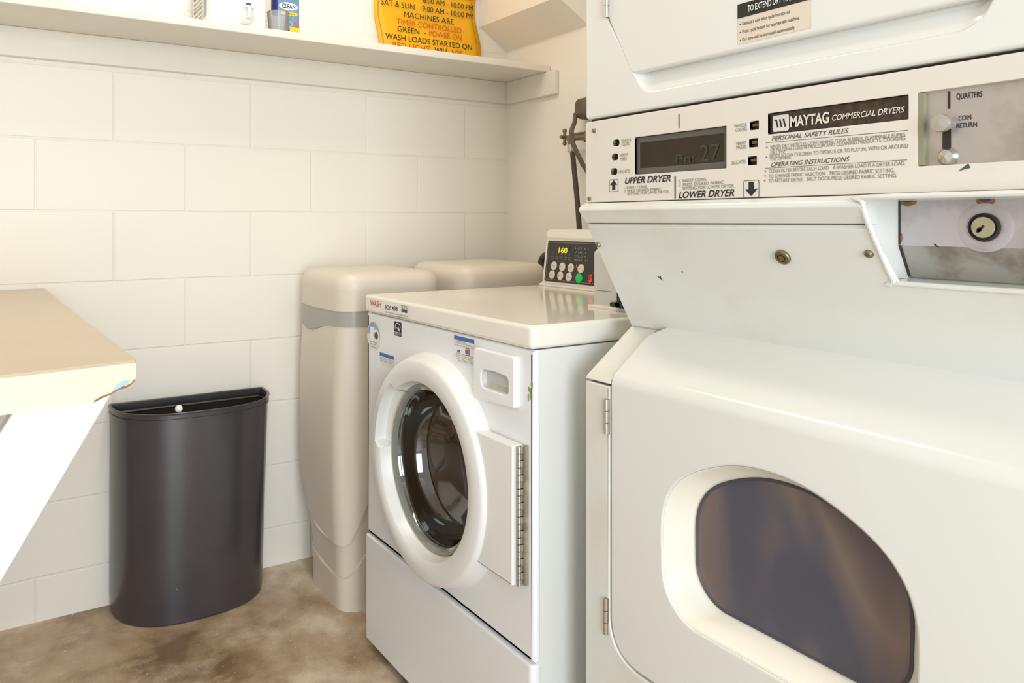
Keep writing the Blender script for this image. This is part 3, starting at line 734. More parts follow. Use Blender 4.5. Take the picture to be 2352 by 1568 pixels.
# --- slanted access panel
S0 = Vector((.9345, 0, 1.1035)); S1 = Vector((1.0445, 0, .9155))
sup = (S0 - S1).normalized(); sout = Vector((-sup.z, 0, sup.x))
FS = Matrix(((0, sup.x, sout.x, S1.x), (-1, sup.y, sout.y, 0), (0, sup.z, sout.z, S1.z), (0, 0, 0, 1)))
SL = (S0 - S1).length
bq = (1.0330 - .9155) / (S0.z - S1.z) * SL
ap = [(-1.0215, .002), (-YDR, .002), (-YDR, bq - .003), (-.509, bq - .003), (-.5225, SL - .003), (-1.0215, SL - .003)]
acc = link('access_panel', plate([rpoly(ap, [.003, .001, .001, .006, .002, .004])], .004, FS @ Matrix.Translation((0, 0, .003)), .0015), M['enamel2'], d)
FSk = FS @ Matrix.Translation((0, 0, .003))
def onS(u, v):
    r = ray(u, v); o_ = Vector((0, 0, H)); n = sout
    t = (S1 + n * .003 - o_).dot(n) / r.dot(n); return o_ + r * t
p_ = onS(1799, 589)
lk = link('panel_lock', lathe([(.0112, 0), (.0112, .003), (.0100, .0045), (.0062, .005), (.0060, .003), (.0046, .003), (.0044, .0052), (0, .0055)], p_, sout, 28), M['brass'], acc)
for (u, v, r_) in ((1996, 582, .0058), (1375, 561, .0050)):
    p_ = onS(u, v); link('screw', lathe([(r_, 0), (r_ * .95, .002), (r_ * .6, .0042), (0, .0048)], p_, sout, 14), M['brass'], acc)
ch = []
inv = FSk.inverted()
for (u, v, s_) in ((1515, 637, .0055), (1567, 624, .002)):
    q = inv @ onS(u, v)
    ch.append(patch([(q.x - s_, q.y + s_ * .7), (q.x + s_ * .1, q.y + s_ * .2), (q.x + s_ * .9, q.y + s_ * .8), (q.x + s_ * .6, q.y - s_ * .1), (q.x + s_, q.y - s_ * 1.1), (q.x - s_ * .1, q.y - s_ * .4)], FSk, .0004))
link('paint_chip', join(*ch), M['gasket'], acc, flat=True)
# --- coin vault
vf = tube([(.9145, YDR, 1.1375), (.9145, .515, 1.1375), (.9160, .5225, 1.1325), (.9310, .5225, 1.1040), (.9710, .5155, 1.0365), (.9735, .508, 1.0325), (.9735, YDR, 1.0325)], .0034, 10, 5)
vau = link('coin_vault_frame', vf, M['enamel2'], d, label='chipped white rim around the coin vault')
link('vault_wall', join(prism([(.9165, 1.1345), (.9335, 1.1045), (.9730, 1.0365), (1.026, 1.0365), (1.002, 1.0775), (1.002, 1.1345)], .5240, .5290, 'y'), box(.915, 1.002, YDR, .527, 1.1345, 1.1405), prism([(.9735, 1.0305), (.9735, 1.0355), (1.027, 1.0365), (1.027, 1.0305)], YDR, .527, 'y')), M['enamel2'], d)
vp = link('coin_vault_plate', prism([(.9985, 1.1345), (.9985, 1.0785), (1.002, 1.0785), (1.002, 1.1345)], YDR, .5235, 'y'), M['vault'], d, label='grey metal coin vault plate with round lock')
link('plate_skirt', prism([(.9985, 1.0785), (1.0220, 1.0375), (1.0245, 1.0375), (1.002, 1.0785)], YDR, .5235, 'y'), mat('grimy_shaded_plate', (176, 170, 162), .5, metal=.35, stain=(140, 130, 116), vscale=14), vp, label='grimy lower bend of the plate with shade in its colour')  # darker colour paints the shade of the down-facing bend, along with its dirt
link('plate_gap', join(box(.9978, .9990, .5215, .5238, 1.08, 1.134), prism([(.9985, 1.0785), (.9975, 1.079), (1.0205, 1.0385), (1.0220, 1.0385)], .5205, .5238, 'y')), M['seam'], vp)
vc = onX(2262, 522, .9985)
lk = link('vault_lock', lathe([(.0165, 0), (.0165, .003), (.0145, .0035), (.0140, .0022), (.0128, .0022), (.0124, .004), (0, .0042)], (.9985, vc.y, vc.z), (-1, 0, 0), 36), M['dark'], vp)
link('lock_face', lathe([(.0122, .0043), (.0118, .0050), (0, .0052)], (.9985, vc.y, vc.z), (-1, 0, 0), 36), mat('tarnished_lock', (186, 182, 150), .35, metal=.5, var=.15, vscale=60), vp)
link('keyhole', join(patch([(-vc.y - .007, vc.z - .0055), (-vc.y - .0045, vc.z - .0065), (-vc.y + .0022, vc.z + .001), (-vc.y, vc.z + .0025)], frameX(.9932)), patch(disc(-vc.y - .0035, vc.z - .003, .0026, 12), frameX(.9932))), M['black'], vp, flat=True)
link('dish_mark', lathe([(.029, .0), (.027, .0006), (.019, .0003)], (.9985, vc.y, vc.z), (-1, 0, 0), 40), M['vault'], vp)
for (u, v, a, b) in ((2086, 463, .010, .0055), (2264, 461, .0095, .006)):
    q = onX(u, v, .9985)
    hl = link('bolt_hole', patch(disc(-q.y, q.z, a, 24, b), frameX(.9985), .0004), M['rust'], vp, flat=True)
    link('hole_inside', patch(disc(-q.y, q.z + .002, a * .62, 20, b * .55), frameX(.9985), .0008), mat('dark_blue_hole', (60, 70, 110), .6, var=.2), vp, flat=True)
q = onX(2066, 545, .9985); link('rust_patch', patch(disc(-q.y, q.z, .0035, 16, .008), frameX(.9985), .0004), M['rust'], vp, flat=True)
q = onX(2213, 540, .9985); q2 = onX(2150, 563, .9985)
link('plate_scratch', join(patch([(-q.y - .003, q.z + .003), (-q.y, q.z + .001), (-q.y + .003, q.z - .004), (-q.y - .001, q.z - .001)], frameX(.9985)), patch([(-q2.y - .003, q2.z + .002), (-q2.y, q2.z + .001), (-q2.y + .004, q2.z - .003), (-q2.y - .001, q2.z - .001)], frameX(.9985))), M['black'], vp, flat=True)

# --- lower front: fixed strip, door that wraps over the slope
phi = math.atan2(1.0445 - XD, .929 - .842)          # tilt of the slope from upright
Rb = .030
def bend(b, c=0, b0=.8275):
    if b <= b0: return XD - c, b
    t = min((b - b0) / Rb, phi)
    x = XD + Rb - Rb * math.cos(t); z = b0 + Rb * math.sin(t)
    nx, nz = -math.cos(t), math.sin(t)
    rest = b - b0 - Rb * t
    if rest > 0: x += rest * math.sin(phi); z += rest * math.cos(phi)
    return x + nx * c, z + nz * c
def bent(outlines, t, bev, b0=.8275, base=0):
    me = plate(outlines, t, Matrix.Identity(4), bev)
    bm = bmesh.new(); bm.from_mesh(me)
    for k in range(0, 13):
        zz = b0 + Rb * phi * k / 12
        g = bm.verts[:] + bm.edges[:] + bm.faces[:]
        bmesh.ops.bisect_plane(bm, geom=g, plane_co=(0, zz, 0), plane_no=(0, 1, 0), dist=1e-6)
    for v in bm.verts:
        a, b, c = v.co; x, z = bend(b, c + base, b0); v.co = (x, -a, z)
    bm.to_mesh(me); bm.free(); return me
Ltop = .8275 + Rb * phi + (1.0425 - (XD + Rb - Rb * math.cos(phi))) / math.sin(phi)
ld = rpoly([(-.9605, .3680), (-.335, .3680), (-.335, Ltop), (-.928, Ltop), (-.9605, Ltop - .034)], [.070, .05, .002, .03, .02], 10)
wtop = [(-.469, .560), (-.469, .640), (-.4855, .6886), (-.523, .7253), (-.5915, .7560), (-.657, .7650), (-.7225, .7560), (-.791, .7253), (-.8289, .6886), (-.8456, .640), (-.8456, .560)]
win_r = []
for i_ in range(len(wtop) - 1):
    A_, B_, C_, D_ = (Vector(wtop[max(i_ - 1, 0)]), Vector(wtop[i_]), Vector(wtop[i_ + 1]), Vector(wtop[min(i_ + 2, len(wtop) - 1)]))
    for k_ in range(7):
        t_ = k_ / 7
        win_r.append(tuple(.5 * ((2 * B_) + (C_ - A_) * t_ + (2 * A_ - 5 * B_ + 4 * C_ - D_) * t_ * t_ + (3 * B_ - A_ - 3 * C_ + D_) * t_ ** 3)))
win_r.append(wtop[-1])
for cx__, sgn in ((-.8456, 1), (-.469, -1)):
    for k_ in range(1, 12):
        a_ = PI / 2 * k_ / 12
        if sgn == 1: win_r.append((cx__ + .070 * (1 - math.cos(a_)), .560 - .070 * math.sin(a_)))
        else: win_r.append((cx__ - .070 * (1 - math.sin(a_)), .560 - .070 * math.cos(a_)))
ldo = link('lower_door', bent([ld, win_r], .016, .004), M['enamel'], d, ang=50)
# recessed window
wcen = (-.657, .6255)
def sc_(ol, s, t=None): t = s if t is None else t; return [(wcen[0] + (a - wcen[0]) * s, wcen[1] + (b - wcen[1]) * t) for a, b in ol]
g1 = sc_(win_r, .862, .835)
link('window_recess', loft([ringpts(sc_(win_r, 1.0), -.003), ringpts(sc_(win_r, .985, .98), -.006), ringpts(sc_(win_r, .875, .85), -.046), ringpts(g1, -.0475)], False, False), M['cream'], ldo, label='cream recess around the window', ang=50)
link('window_gasket', loft([ringpts(g1, -.0465), ringpts(sc_(win_r, .845, .815), -.0440), ringpts(sc_(win_r, .835, .80), -.0475)], False, False), M['gasket'], ldo)
link('window_pane', loft([ringpts(sc_(win_r, .84, .805), -.0470), ringpts(sc_(win_r, .84, .805), -.0500)], True, True), M['wglass'], ldo, label='smoked dryer window')
# drum mouth, drum and towels behind the pane
link('drum', lathe([(.262, .0), (.235, .004), (.232, .02), (.262, .022), (.262, .30), (.05, .31), (0, .31)], (1.015, .657, .615), (1, 0, 0), 64), M['drum'], d)
def towel(c, s, seed, m, lab):
    rnd = random.Random(seed)
    bm = bmesh.new(); bmesh.ops.create_icosphere(bm, subdivisions=4, radius=1)
    ph = [(rnd.uniform(2, 5), rnd.uniform(2, 5), rnd.uniform(2, 5), rnd.uniform(0, 6)) for _ in range(6)]
    for v in bm.verts:
        n = v.co.normalized()
        k = 1 + sum(.09 * math.sin(a * n.x + b * n.y + cc_ * n.z + e) for a, b, cc_, e in ph)
        v.co = Vector((c[0] + n.x * s[0] * k, c[1] + n.y * s[1] * k, max(c[2] + n.z * s[2] * k, .385)))
    me = from_bm(bm); return me
for (c, s_, seed, mm, lab) in (((1.13, .742, .500), (.060, .040, .105), 3, 'clothA', 'slate blue towel tumbled at the left behind the smoked dryer window'),
                               ((1.17, .650, .520), (.070, .032, .140), 8, 'clothB', 'tan towel lying across the middle behind the smoked dryer window'),
                               ((1.15, .560, .485), (.060, .040, .095), 5, 'clothC', 'mauve towel at the right behind the smoked dryer window')):
    link('towel', towel(c, s_, seed, M[mm], lab), M[mm], None, label=lab, cat='towel', group='towels inside the lower dryer', loc=(c[0], c[1], c[2]))
# fixed strip left of the door, slope shoulder and toe panel
frm = rpoly([(-YDL, .03), (-YDR, .03), (-YDR, .8255), (-.3315, .8255), (-.3315, .3648), (-.9635, .3648), (-.9635, .8255), (-YDL, .8255)], [.004, .004, .002, .002, .05, .073, .002, .004], 10)
link('front_frame', plate([frm], .0185, frameX(.9295), .003), M['enamel2'], d)
sh_pts = [(.9290, .829), (.9345, .8365), (1.0425, .9140), (1.0470, .9140), (1.0470, .905), (.9490, .829)]
link('shoulder', prism(rpoly(sh_pts, [.003, .006, .002, 0, 0, 0], 4), .9630, YDL, 'y'), M['enamel2'], d, bevel=.002)
hinge(.9675, .7441, .8040, d); hinge(.9690, .3997, .4619, d)
link('upper_seam', box(.942, .947, .962, YDL - .002, .824, .831), M['seam'], d)

# ------------------------------------------------------------------ water softeners
def rrect(x0, x1, y0, y1, r, n=8, m_=6):
    """closed outline with evenly spread points on its sides too"""
    pts = []
    cs = [((x0 + r, y1 - r), PI / 2), ((x0 + r, y0 + r), PI), ((x1 - r, y0 + r), 1.5 * PI), ((x1 - r, y1 - r), 0)]
    arcs = []
    for (cx, cy), a in cs: arcs.append([(cx + r * math.cos(a + PI / 2 * k / n), cy + r * math.sin(a + PI / 2 * k / n)) for k in range(n + 1)])
    for i in range(4):
        pts += arcs[i]
        e = arcs[i][-1]; s = arcs[(i + 1) % 4][0]
        for k in range(1, m_): pts.append((e[0] + (s[0] - e[0]) * k / m_, e[1] + (s[1] - e[1]) * k / m_))
    return pts

def softener(name, lab, x0, x1, y0, y1, top, group):
    o = thing(name, lab, 'water softener', ((x0 + x1) / 2, (y0 + y1) / 2, 0), group)
    r = .055
    cx, cy = (x0 + x1) / 2, (y0 + y1) / 2
    def sec(z, off=0):
        k = max(0, min(1, (z - .10) / .30)); k = k * k * (3 - 2 * k)
        ya = y1 - .078 * (1 - k)
        bulge = .012 * math.sin(PI * max(0, min(1, (z - .05) / .8)))
        return [(px - (bulge if px < x0 + .02 else 0), py) for px, py in rrect(x0 - off, x1 + off, y0 - off, ya + off, r + off)]
    def side_rise(p):   # how far round the corner from the front face
        return max(0, p[0] - (x0 + .02))
    def curve1(p): return min(.188 + 2.1 * side_rise(p) + .9 * max(0, p[1] - (y1 - .14)) ** 1.0 * .5, .60)
    def curve2(p): return min(.092 + 1.3 * side_rise(p) + .25 * max(0, p[1] - (y1 - .14)), .40)
    def band_lo(p):
        t = (p[1] - (y0 + .05)) / (y1 - y0 - .05)
        dip = .032 * math.exp(-((t - .62) / .30) ** 2) if p[0] < x0 + .06 else 0
        return .808 - dip
    lid_lo = lambda p: .853 - .004 * math.sin(PI * max(0, min(1, (p[1] - y0) / (y1 - y0))))
    def shell(zlo, zhi, off, steps):
        rings = []
        for k in range(steps + 1):
            s = k / steps
            ring = []
            for idx in range(len(sec(0))):
                # iterate once so that the level follows the outline
                base = sec(.5)[idx]
                z = zlo(base) * (1 - s) + zhi(base) * s
                q = sec(z, off)[idx]
                ring.append((q[0], q[1], z))
            rings.append(ring)
        return rings
    zero = lambda p: 0.0
    link('base', loft(shell(zero, curve2, -.0005, 8)), M['softener'], o)
    link('lower_skirt', loft(shell(lambda p: curve2(p) + .0015, lambda p: curve1(p) + .02, -.0035, 8)), M['softener'], o)
    link('body', loft(shell(curve1, lambda p: .83, .003, 24)), M['softener'], o)
    link('grey_band', loft(shell(band_lo, lambda p: .853, .0042, 4)), M['band'], o, label='grey band under the lid')
    rings = shell(lid_lo, lambda p: top - .028, .0055, 4)
    def shrink(off, z): return [(a, b, z) for a, b in rrect(x0 + off, x1 - off, y0 + off, y1 - off, max(r - off, .02))]
    for off, z in ((.0005, top - .018), (.006, top - .009), (.015, top - .003), (.028, top), (.06, top + .002)): rings.append(shrink(off, z))
    link('lid', loft(rings), M['softener'], o)
    return o
softener('water_softener', 'tall beige water softener cabinet between the waste bin and the washing machine', .880, 1.205, 1.957, 2.305, .960, 'water softeners')
softener('water_softener', 'rear beige water softener cabinet tucked behind the washing machine in the corner', 1.262, 1.600, 1.925, 2.265, .972, 'water softeners')

# ------------------------------------------------------------------ waste bin
bn = thing('waste_bin', 'dark brown half-round plastic waste bin standing against the block wall', 'waste bin', (.54, 2.25, 0))
def dshape(s, z, grow=0, n=40):
    xc = .5355 + .010 * s; hw = .2165 + .0085 * s + grow; yb = Y1 - .012 + min(grow, 0); dep = .193 + (grow if grow > 0 else 2 * grow)
    pts = []
    for k in range(n + 1):
        t = PI * k / n
        c, s_ = math.cos(t), math.sin(t)
        ex = .78
        pts.append((xc - hw * math.copysign(abs(c) ** ex, c), yb - .012 - dep * abs(s_) ** .80, z))
    pts += [(xc + hw - .004, yb, z)]
    for k in range(1, 8): pts.append((xc + hw - .004 - (2 * hw - .008) * k / 8, yb, z))
    pts += [(xc - hw + .004, yb, z)]
    return pts
rings = [dshape(0, .0, -.006), dshape(0, .004, -.001)] + [dshape(k / 10, .004 + .556 * k / 10) for k in range(1, 11)]
rings += [dshape(1, .561, .0035), dshape(1, .565, .0035), dshape(1, .566, .001), dshape(1, .576, .0012), dshape(1, .577, .0045), dshape(1, .581, .0055), dshape(1, .583, .003), dshape(1, .581, -.003), dshape(1, .570, -.004)]
rings += [dshape(.9, .5, -.004), dshape(.5, .25, -.004)]
link('bin_shell', loft(rings, True, False), M['bin'], bn, ang=40)
link('bin_lining', loft([dshape(1, .566, -.0055), dshape(.8, .40, -.0055), dshape(.2, .05, -.0055)], False, True), M['binin'], bn)
link('inner_line', loft([dshape(1, .560, -.0065), dshape(1, .556, -.0085), dshape(1, .553, -.0065)], False, False), M['bin'], bn)
bm = bmesh.new(); bmesh.ops.create_uvsphere(bm, u_segments=20, v_segments=12, radius=.0105)
bmesh.ops.translate(bm, verts=bm.verts, vec=(.4740, 2.1585, .590))
link('rim_glint', from_bm(bm), M['white_pl'], bn, label='small white ball standing in for a reflected glint on the rim')  # reflected glint modelled as a white ball
tx = []
FB = frameY(2.1445)
q = onY(408, 1355, 2.1445)
link('scratch_mark', join(patch([(q.x - .006, q.z + .004), (q.x - .002, q.z + .006), (q.x, q.z + .001)], FB), patch([(q.x, q.z - .001), (q.x + .006, q.z + .001), (q.x + .005, q.z - .001)], FB)), M['greyink'], bn, flat=True)

# ------------------------------------------------------------------ folding table
TZ = .9224
tb = thing('folding_table', 'wall-mounted folding table with tan top and diagonal white brace', 'table', (-.05, 1.7, 0))
xr0, xr1 = .1815, .1530          # near and far corner of the free edge
topo = [(XL + .0015, 1.050), (.02, 1.0533), (xr0, 1.0816), (xr1, Y1 - .001), (XL + .0015, Y1 - .001)]
link('table_top', prism(rpoly(topo, [0, 0, .004, 0, 0]), TZ - .004, TZ, 'z'), M['laminate'], tb)
# core with a broken lower near corner
def core():
    bm = bmesh.new()
    n = Vector((xr0 - .02, 1.0816 - 1.0533)).normalized()
    nearpts = []
    zc = TZ - .004
    bot = TZ - .0485
    L_ = Vector((XL, 1.050)); K = Vector((.02, 1.0533)); R_ = Vector((xr0, 1.0816))
    prof = [(0, bot), (.30, bot), (.345, bot + .001), (.352 + .03, bot + .004)]
    return prof
z0 = TZ - .0485
near = [(XL + .0015, 1.050, z0), (.02, 1.0533, z0), (.128, 1.0722, z0), (.140, 1.0743, z0 + .005), (.150, 1.0761, z0 + .0075), (.158, 1.0775, z0 + .0125), (.166, 1.0789, z0 + .013), (.174, 1.0803, z0 + .0155), (.1795, 1.0812, z0 + .021)]
bm = bmesh.new()
F0 = [bm.verts.new(p) for p in near] + [bm.verts.new((.1815, 1.0816, z0 + .027)), bm.verts.new((.1815, 1.0816, TZ - .0045)), bm.verts.new((.1790, 1.0812, TZ - .004)), bm.verts.new((.02, 1.0533, TZ - .004)), bm.verts.new((XL + .0015, 1.050, TZ - .004))]
f = bm.faces.new(F0)
ext = bmesh.ops.extrude_face_region(bm, geom=[f])
nv = [v for v in ext['geom'] if isinstance(v, bmesh.types.BMVert)]
for v in nv:
    s = (Y1 - .001) - v.co.y
    v.co.y = Y1 - .001
    if v.co.x > .05: v.co.x += (xr1 - xr0)
    v.co.z = z0 if v.co.z < TZ - .02 and v.co.x < .16 - .02 else v.co.z
core_o = link('table_core', from_bm(bm), M['edge'], tb, label='cream table edge with a broken corner')
# chipped edge
CN = lambda t, z, out=0: (.02 + (xr0 - .02) * t + out * .17, 1.0533 + (1.0816 - 1.0533) * t - out, z)
chp = [(.128, z0), (.138, z0 + .0045), (.150, z0 + .0072), (.158, z0 + .0122), (.166, z0 + .0128), (.174, z0 + .0155), (.1795, z0 + .021)]
strip = []
for (xa, za), (xb_, zb_) in zip(chp, chp[1:]):
    ta, tb_ = (xa - .02) / (xr0 - .02), (xb_ - .02) / (xr0 - .02)
    bm = bmesh.new()
    vs = [bm.verts.new(CN(ta, za - .0012, .0006)), bm.verts.new(CN(tb_, zb_ - .0012, .0006)), bm.verts.new(CN(tb_, zb_ + .0012 + .0012 * random.random(), .0006)), bm.verts.new(CN(ta, za + .0012 + .0015 * random.random(), .0006))]
    bm.faces.new(vs); strip.append(from_bm(bm))
link('broken_edge', join(*strip), M['chip'], core_o, flat=True)
bm = bmesh.new()
vs = [bm.verts.new(CN((x_ - .02) / (xr0 - .02), z_, .0007)) for x_, z_ in ((.151, z0 + .0105), (.160, z0 + .0135), (.170, z0 + .017), (.174, z0 + .022), (.165, z0 + .022), (.162, z0 + .0205), (.157, z0 + .019), (.1545, z0 + .0165))]
bm.faces.new(vs)
link('old_paint', from_bm(bm), M['blue_chip'], core_o, flat=True)
# diagonal brace, one broad board in the X-Z plane
bx = lambda x, off: .157 + 0
sl = (.8721 - .643) / (.157 - .0222)
zt = z0 - .0005
x_r = .157 + (zt - .8721) / sl
x_l = .0440
zb = .0
brace = [(x_r, zt), (x_l, zt), (XL + .002, zt - (x_l - XL - .002) * sl), (XL + .002, zb + .02)]
xe = x_r - (zt - zb) / sl
if xe > XL + .002: brace = [(x_r, zt), (x_l, zt), (XL + .002, max(zt - (x_l - XL - .002) * sl, zb)), (XL + .002, zb), (xe, zb)]
else: brace = [(x_r, zt), (x_l, zt), (XL + .002, zt - (x_l - XL - .002) * sl), (XL + .002, zt - (x_r - XL - .002) * sl)]
link('brace', prism(brace, 1.120, 1.158, 'y'), M['board'], tb, bevel=.003)
link('brace', prism(brace, 2.18, 2.218, 'y'), M['board'], tb, bevel=.003)
link('wall_ledger', box(XL + .0015, XL + .04, 1.07, Y1 - .01, z0 - .09, z0), M['board'], tb, bevel=.003)

# ------------------------------------------------------------------ notice on the wall
sg = thing('laundry_notice', 'yellow plastic notice with black and orange lettering on wall above shelf', 'sign', (1.4, Y1, 1.66))
def sgx(z): return .008 * math.sin((z - 1.66) * 21 + .4)
bmS = bmesh.new()
nz, nx = 44, 10
grid = []
for j in range(nz + 1):
    z = 1.6615 + .46 * j / nz
    row = []
    for i in range(nx + 1):
        t = i / nx
        xl = 1.1845 + .010 * math.cos((z - 1.70) * 22) - .006; xr = 1.598 + .012 * math.sin((z - 1.655) * 20)
        row.append(bmS.verts.new((xl + (xr - xl) * t, Y1 - .014 + .006 * math.sin(z * 21) * .6, z)))
    grid.append(row)
for j in range(nz):
    for i in range(nx): bmS.faces.new((grid[j][i], grid[j][i + 1], grid[j + 1][i + 1], grid[j + 1][i]))
sheet_me = from_bm(bmS)
sheet = link('notice_sheet', sheet_me, M['yellow'], sg)
so = sheet.modifiers.new('sol', 'SOLIDIFY'); so.thickness = .003; so.offset = 1
bmS = bmesh.new()
for side_ in (0, 1):
    prev = None
    for j in range(nz + 1):
        z = 1.6615 + .46 * j / nz
        xl = 1.1845 + .010 * math.cos((z - 1.70) * 22) - .006; xr = 1.598 + .012 * math.sin((z - 1.655) * 20)
        yy = Y1 - .014 + .006 * math.sin(z * 21) * .6 - .0042
        x_ = xl + .014 if side_ == 0 else xr - .014
        cur = (bmS.verts.new((x_ - .0028, yy, z)), bmS.verts.new((x_ + .0028, yy, z)))
        if prev: bmS.faces.new((prev[0], prev[1], cur[1], cur[0]))
        prev = cur
link('border_line', from_bm(bmS), M['yellow2'], sheet, flat=True)
YS = Y1 - .0215
FSg = frameY(YS)
def ws(s_, u0, u1, row, h=.0195):
    a = onY(u0, 0, YS); b = onY(u1, 0, YS); a.z = b.z = row
    return words(s_, a, b, h, FSg, out=.0004)
R_ = [onY(u, v, YS).z for u, v in ((1028, 15), (1028, 34.5), (985, 47.5), (985, 65.5), (985, 82), (985, 101.5), (985, 119), (1056, -2))]
prints('black_lettering', [ws('8:00 AM - 10:00 PM', 972, 1086, R_[0]), ws('SAT & SUN', 875, 952, R_[1]), ws('9:00 AM - 10:00 PM', 970, 1087, R_[1]),
     ws('MACHINES ARE', 928, 1042, R_[2]), ws('GREEN  -', 913, 978, R_[4]), ws('WASH LOADS STARTED ON', 885, 1084, R_[5]), ws('WILL', 998, 1030, R_[6])], M['black'], sheet)
prints('orange_lettering', [ws('TIMER CONTROLLED', 911, 1060, R_[3]), ws('POWER ON', 986, 1060, R_[4]), ws('RED LIGHT', 902, 988, R_[6]), ws('NOT', 1038, 1062, R_[6])], M['orangeink'], sheet)
prints('red_lettering', [ws('HOURS', 1030, 1082, R_[7])], M['redink'], sheet)

# ------------------------------------------------------------------ things on the shelf
ZS = 1.6605
jg = thing('detergent_jug', 'white plastic detergent jug with round spigot cap standing on shelf', 'detergent jug', (.635, 2.23, ZS))
jx0, jx1, jy0, jy1 = .553, .722, 2.135, 2.335
rings = []
for z, off, r in ((0, .012, .02), (.003, .005, .022), (.012, 0, .024), (.09, -.001, .024), (.20, .0, .024), (.25, .012, .03), (.275, .04, .03), (.285, .062, .02)):
    rings.append([(a, b, ZS + z) for a, b in rrect(jx0 + off, jx1 - off, jy0 + off, jy1 - off, r)])
link('jug_body', loft(rings), M['white_pl'], jg)
lb_ = link('side_label', box(jx0 - .0015, jx0 + .0005, jy0 + .025, jy1 - .01, ZS + .014, ZS + .20), M['paper'], jg, label='printed label on the side of the jug')
FJ = frameX(jx0 - .0015)
tx = []
for i in range(9):
    z = ZS + .022 + i * .013
    for (y_a, y_b, s_) in ((2.312, 2.262, 'WASH 33'), (2.255, 2.205, 'LOADS 2X')):
        tx.append(words(s_, FJ @ Vector((-y_a, z, 0)), FJ @ Vector((-y_b, z, 0)), .007 if i % 3 else .010, FJ, bold=.01, out=.0005))
prints('label_print', tx, M['greyink'], lb_)
link('teal_stripe', patch(rect(-2.196, -2.164, ZS + .03, ZS + .20), FJ, .0005), M['teal'], lb_, flat=True)
sc0 = onY(563, 32, jy0 - .004)
sp = link('spigot', lathe([(.030, 0), (.030, .006), (.0285, .008), (.0285, .012), (.026, .014), (.025, .018), (.020, .020), (.018, .026), (.012, .028), (0, .028)], (sc0.x, jy0 + .001, sc0.z), (0, -1, 0), 40), M['white_pl'], jg)
link('spigot_lever', join(box(sc0.x - .014, sc0.x + .018, jy0 - .040, jy0 - .026, sc0.z + .010, sc0.z + .016), cyl((sc0.x + .003, jy0 - .034, sc0.z + .012), (sc0.x + .003, jy0 - .034, sc0.z - .018), .0065, 16)), M['white_pl'], sp, bevel=.0015)
link('spigot_button', lathe([(.0085, 0), (.0085, .003), (0, .004)], (sc0.x + .002, jy0 - .027, sc0.z + .0185), (0, -1, 0), 24), mat('blue_violet_button', (74, 72, 140), .4, var=.1), sp)
# measuring cup
p_ = onY(642, 71, 2.128)
cx_, cy_ = p_.x + .004, 2.150
cupo = thing('measuring_cup', 'small clear frosted measuring cup in front of the blue bottle', 'cup', (cx_, cy_, ZS))
link('cup_wall', lathe([(.0275, 0.0), (.0285, .002), (.0325, .060), (.0333, .061), (.0325, .062), (.0310, .061), (.0270, .003), (0, .003)], (cx_, cy_, ZS), (0, 0, 1), 40), M['cup'], cupo)
link('cup_floor', lathe([(.0272, .0006), (.0272, .0016), (0, .0016)], (cx_, cy_, ZS), (0, 0, 1), 32, True), M['cup'], cupo)
link('cup_handle', tube([(cx_ + .030, cy_ - .01, ZS + .038), (cx_ + .036, cy_ - .012, ZS + .034), (cx_ + .036, cy_ - .012, ZS + .024), (cx_ + .029, cy_ - .01, ZS + .020)], .0025, 8, 4), M['cup'], cupo)
# blue cleaner bottle
bx0, bx1, by0, by1 = onY(630, 40, 2.195).x, onY(690, 40, 2.195).x, 2.195, 2.240
bo = thing('cleaner_bottle', 'blue cleaner bottle with yellow banded label standing at end of jug', 'bottle', ((bx0 + bx1) / 2, (by0 + by1) / 2, ZS))
rings = []
for z, off in ((0, .008), (.003, .002), (.010, 0), (.14, 0), (.155, .004), (.17, .016), (.18, .024), (.20, .026), (.205, .025)):
    ox = off; oy = min(off * .8, .020)
    rings.append([(a, b, ZS + z) for a, b in rrect(bx0 + ox, bx1 - ox, by0 + oy, by1 - oy, max(.018 - off * .3, .004))])
link('bottle_body', loft(rings), M['navy'], bo)
FBt = frameY(by0)
lbk = link('front_label', patch(rpoly(rect(bx0 + .010, bx1 - .004, ZS + .034, ZS + .135), .004), FBt, .0006), M['skyblue'], bo, flat=True)
link('yellow_band', join(patch(rpoly(rect(bx0 + .022, bx1 - .010, ZS + .071, ZS + .081), .003), FBt, .0011), patch(rect(bx0 + .048, bx1 - .003, ZS + .024, ZS + .036), FBt, .0011)), M['labelyel'], lbk, flat=True)
link('orange_print', patch([(bx1 - .022, ZS + .056), (bx1 - .004, ZS + .050), (bx1 - .004, ZS + .038), (bx1 - .018, ZS + .044)], FBt, .0011), M['orange'], lbk, flat=True)
link('lime_print', patch(rect(bx1 - .006, bx1 - .002, ZS + .008, ZS + .024), FBt, .0011), M['limes'], lbk, flat=True)
link('white_print', patch(disc(bx0 + .044, ZS + .098, .030, 28, .012), FBt, .0010), M['paper'], lbk, flat=True)
prints('lettering', [words('CLEAN', FBt @ Vector((bx0 + .024, ZS + .092, 0)), FBt @ Vector((bx0 + .066, ZS + .092, 0)), .013, FBt, bold=.02, out=.0015), words('LEMON', FBt @ Vector((bx0 + .034, ZS + .0735, 0)), FBt @ Vector((bx0 + .064, ZS + .0735, 0)), .005, FBt, out=.0015)], M['navy'], lbk)
link('bottle_cap', lathe([(.014, 0), (.014, .03), (.011, .034), (0, .035)], ((bx0 + bx1) / 2, (by0 + by1) / 2, ZS + .204), (0, 0, 1), 24), M['white_pl'], bo)

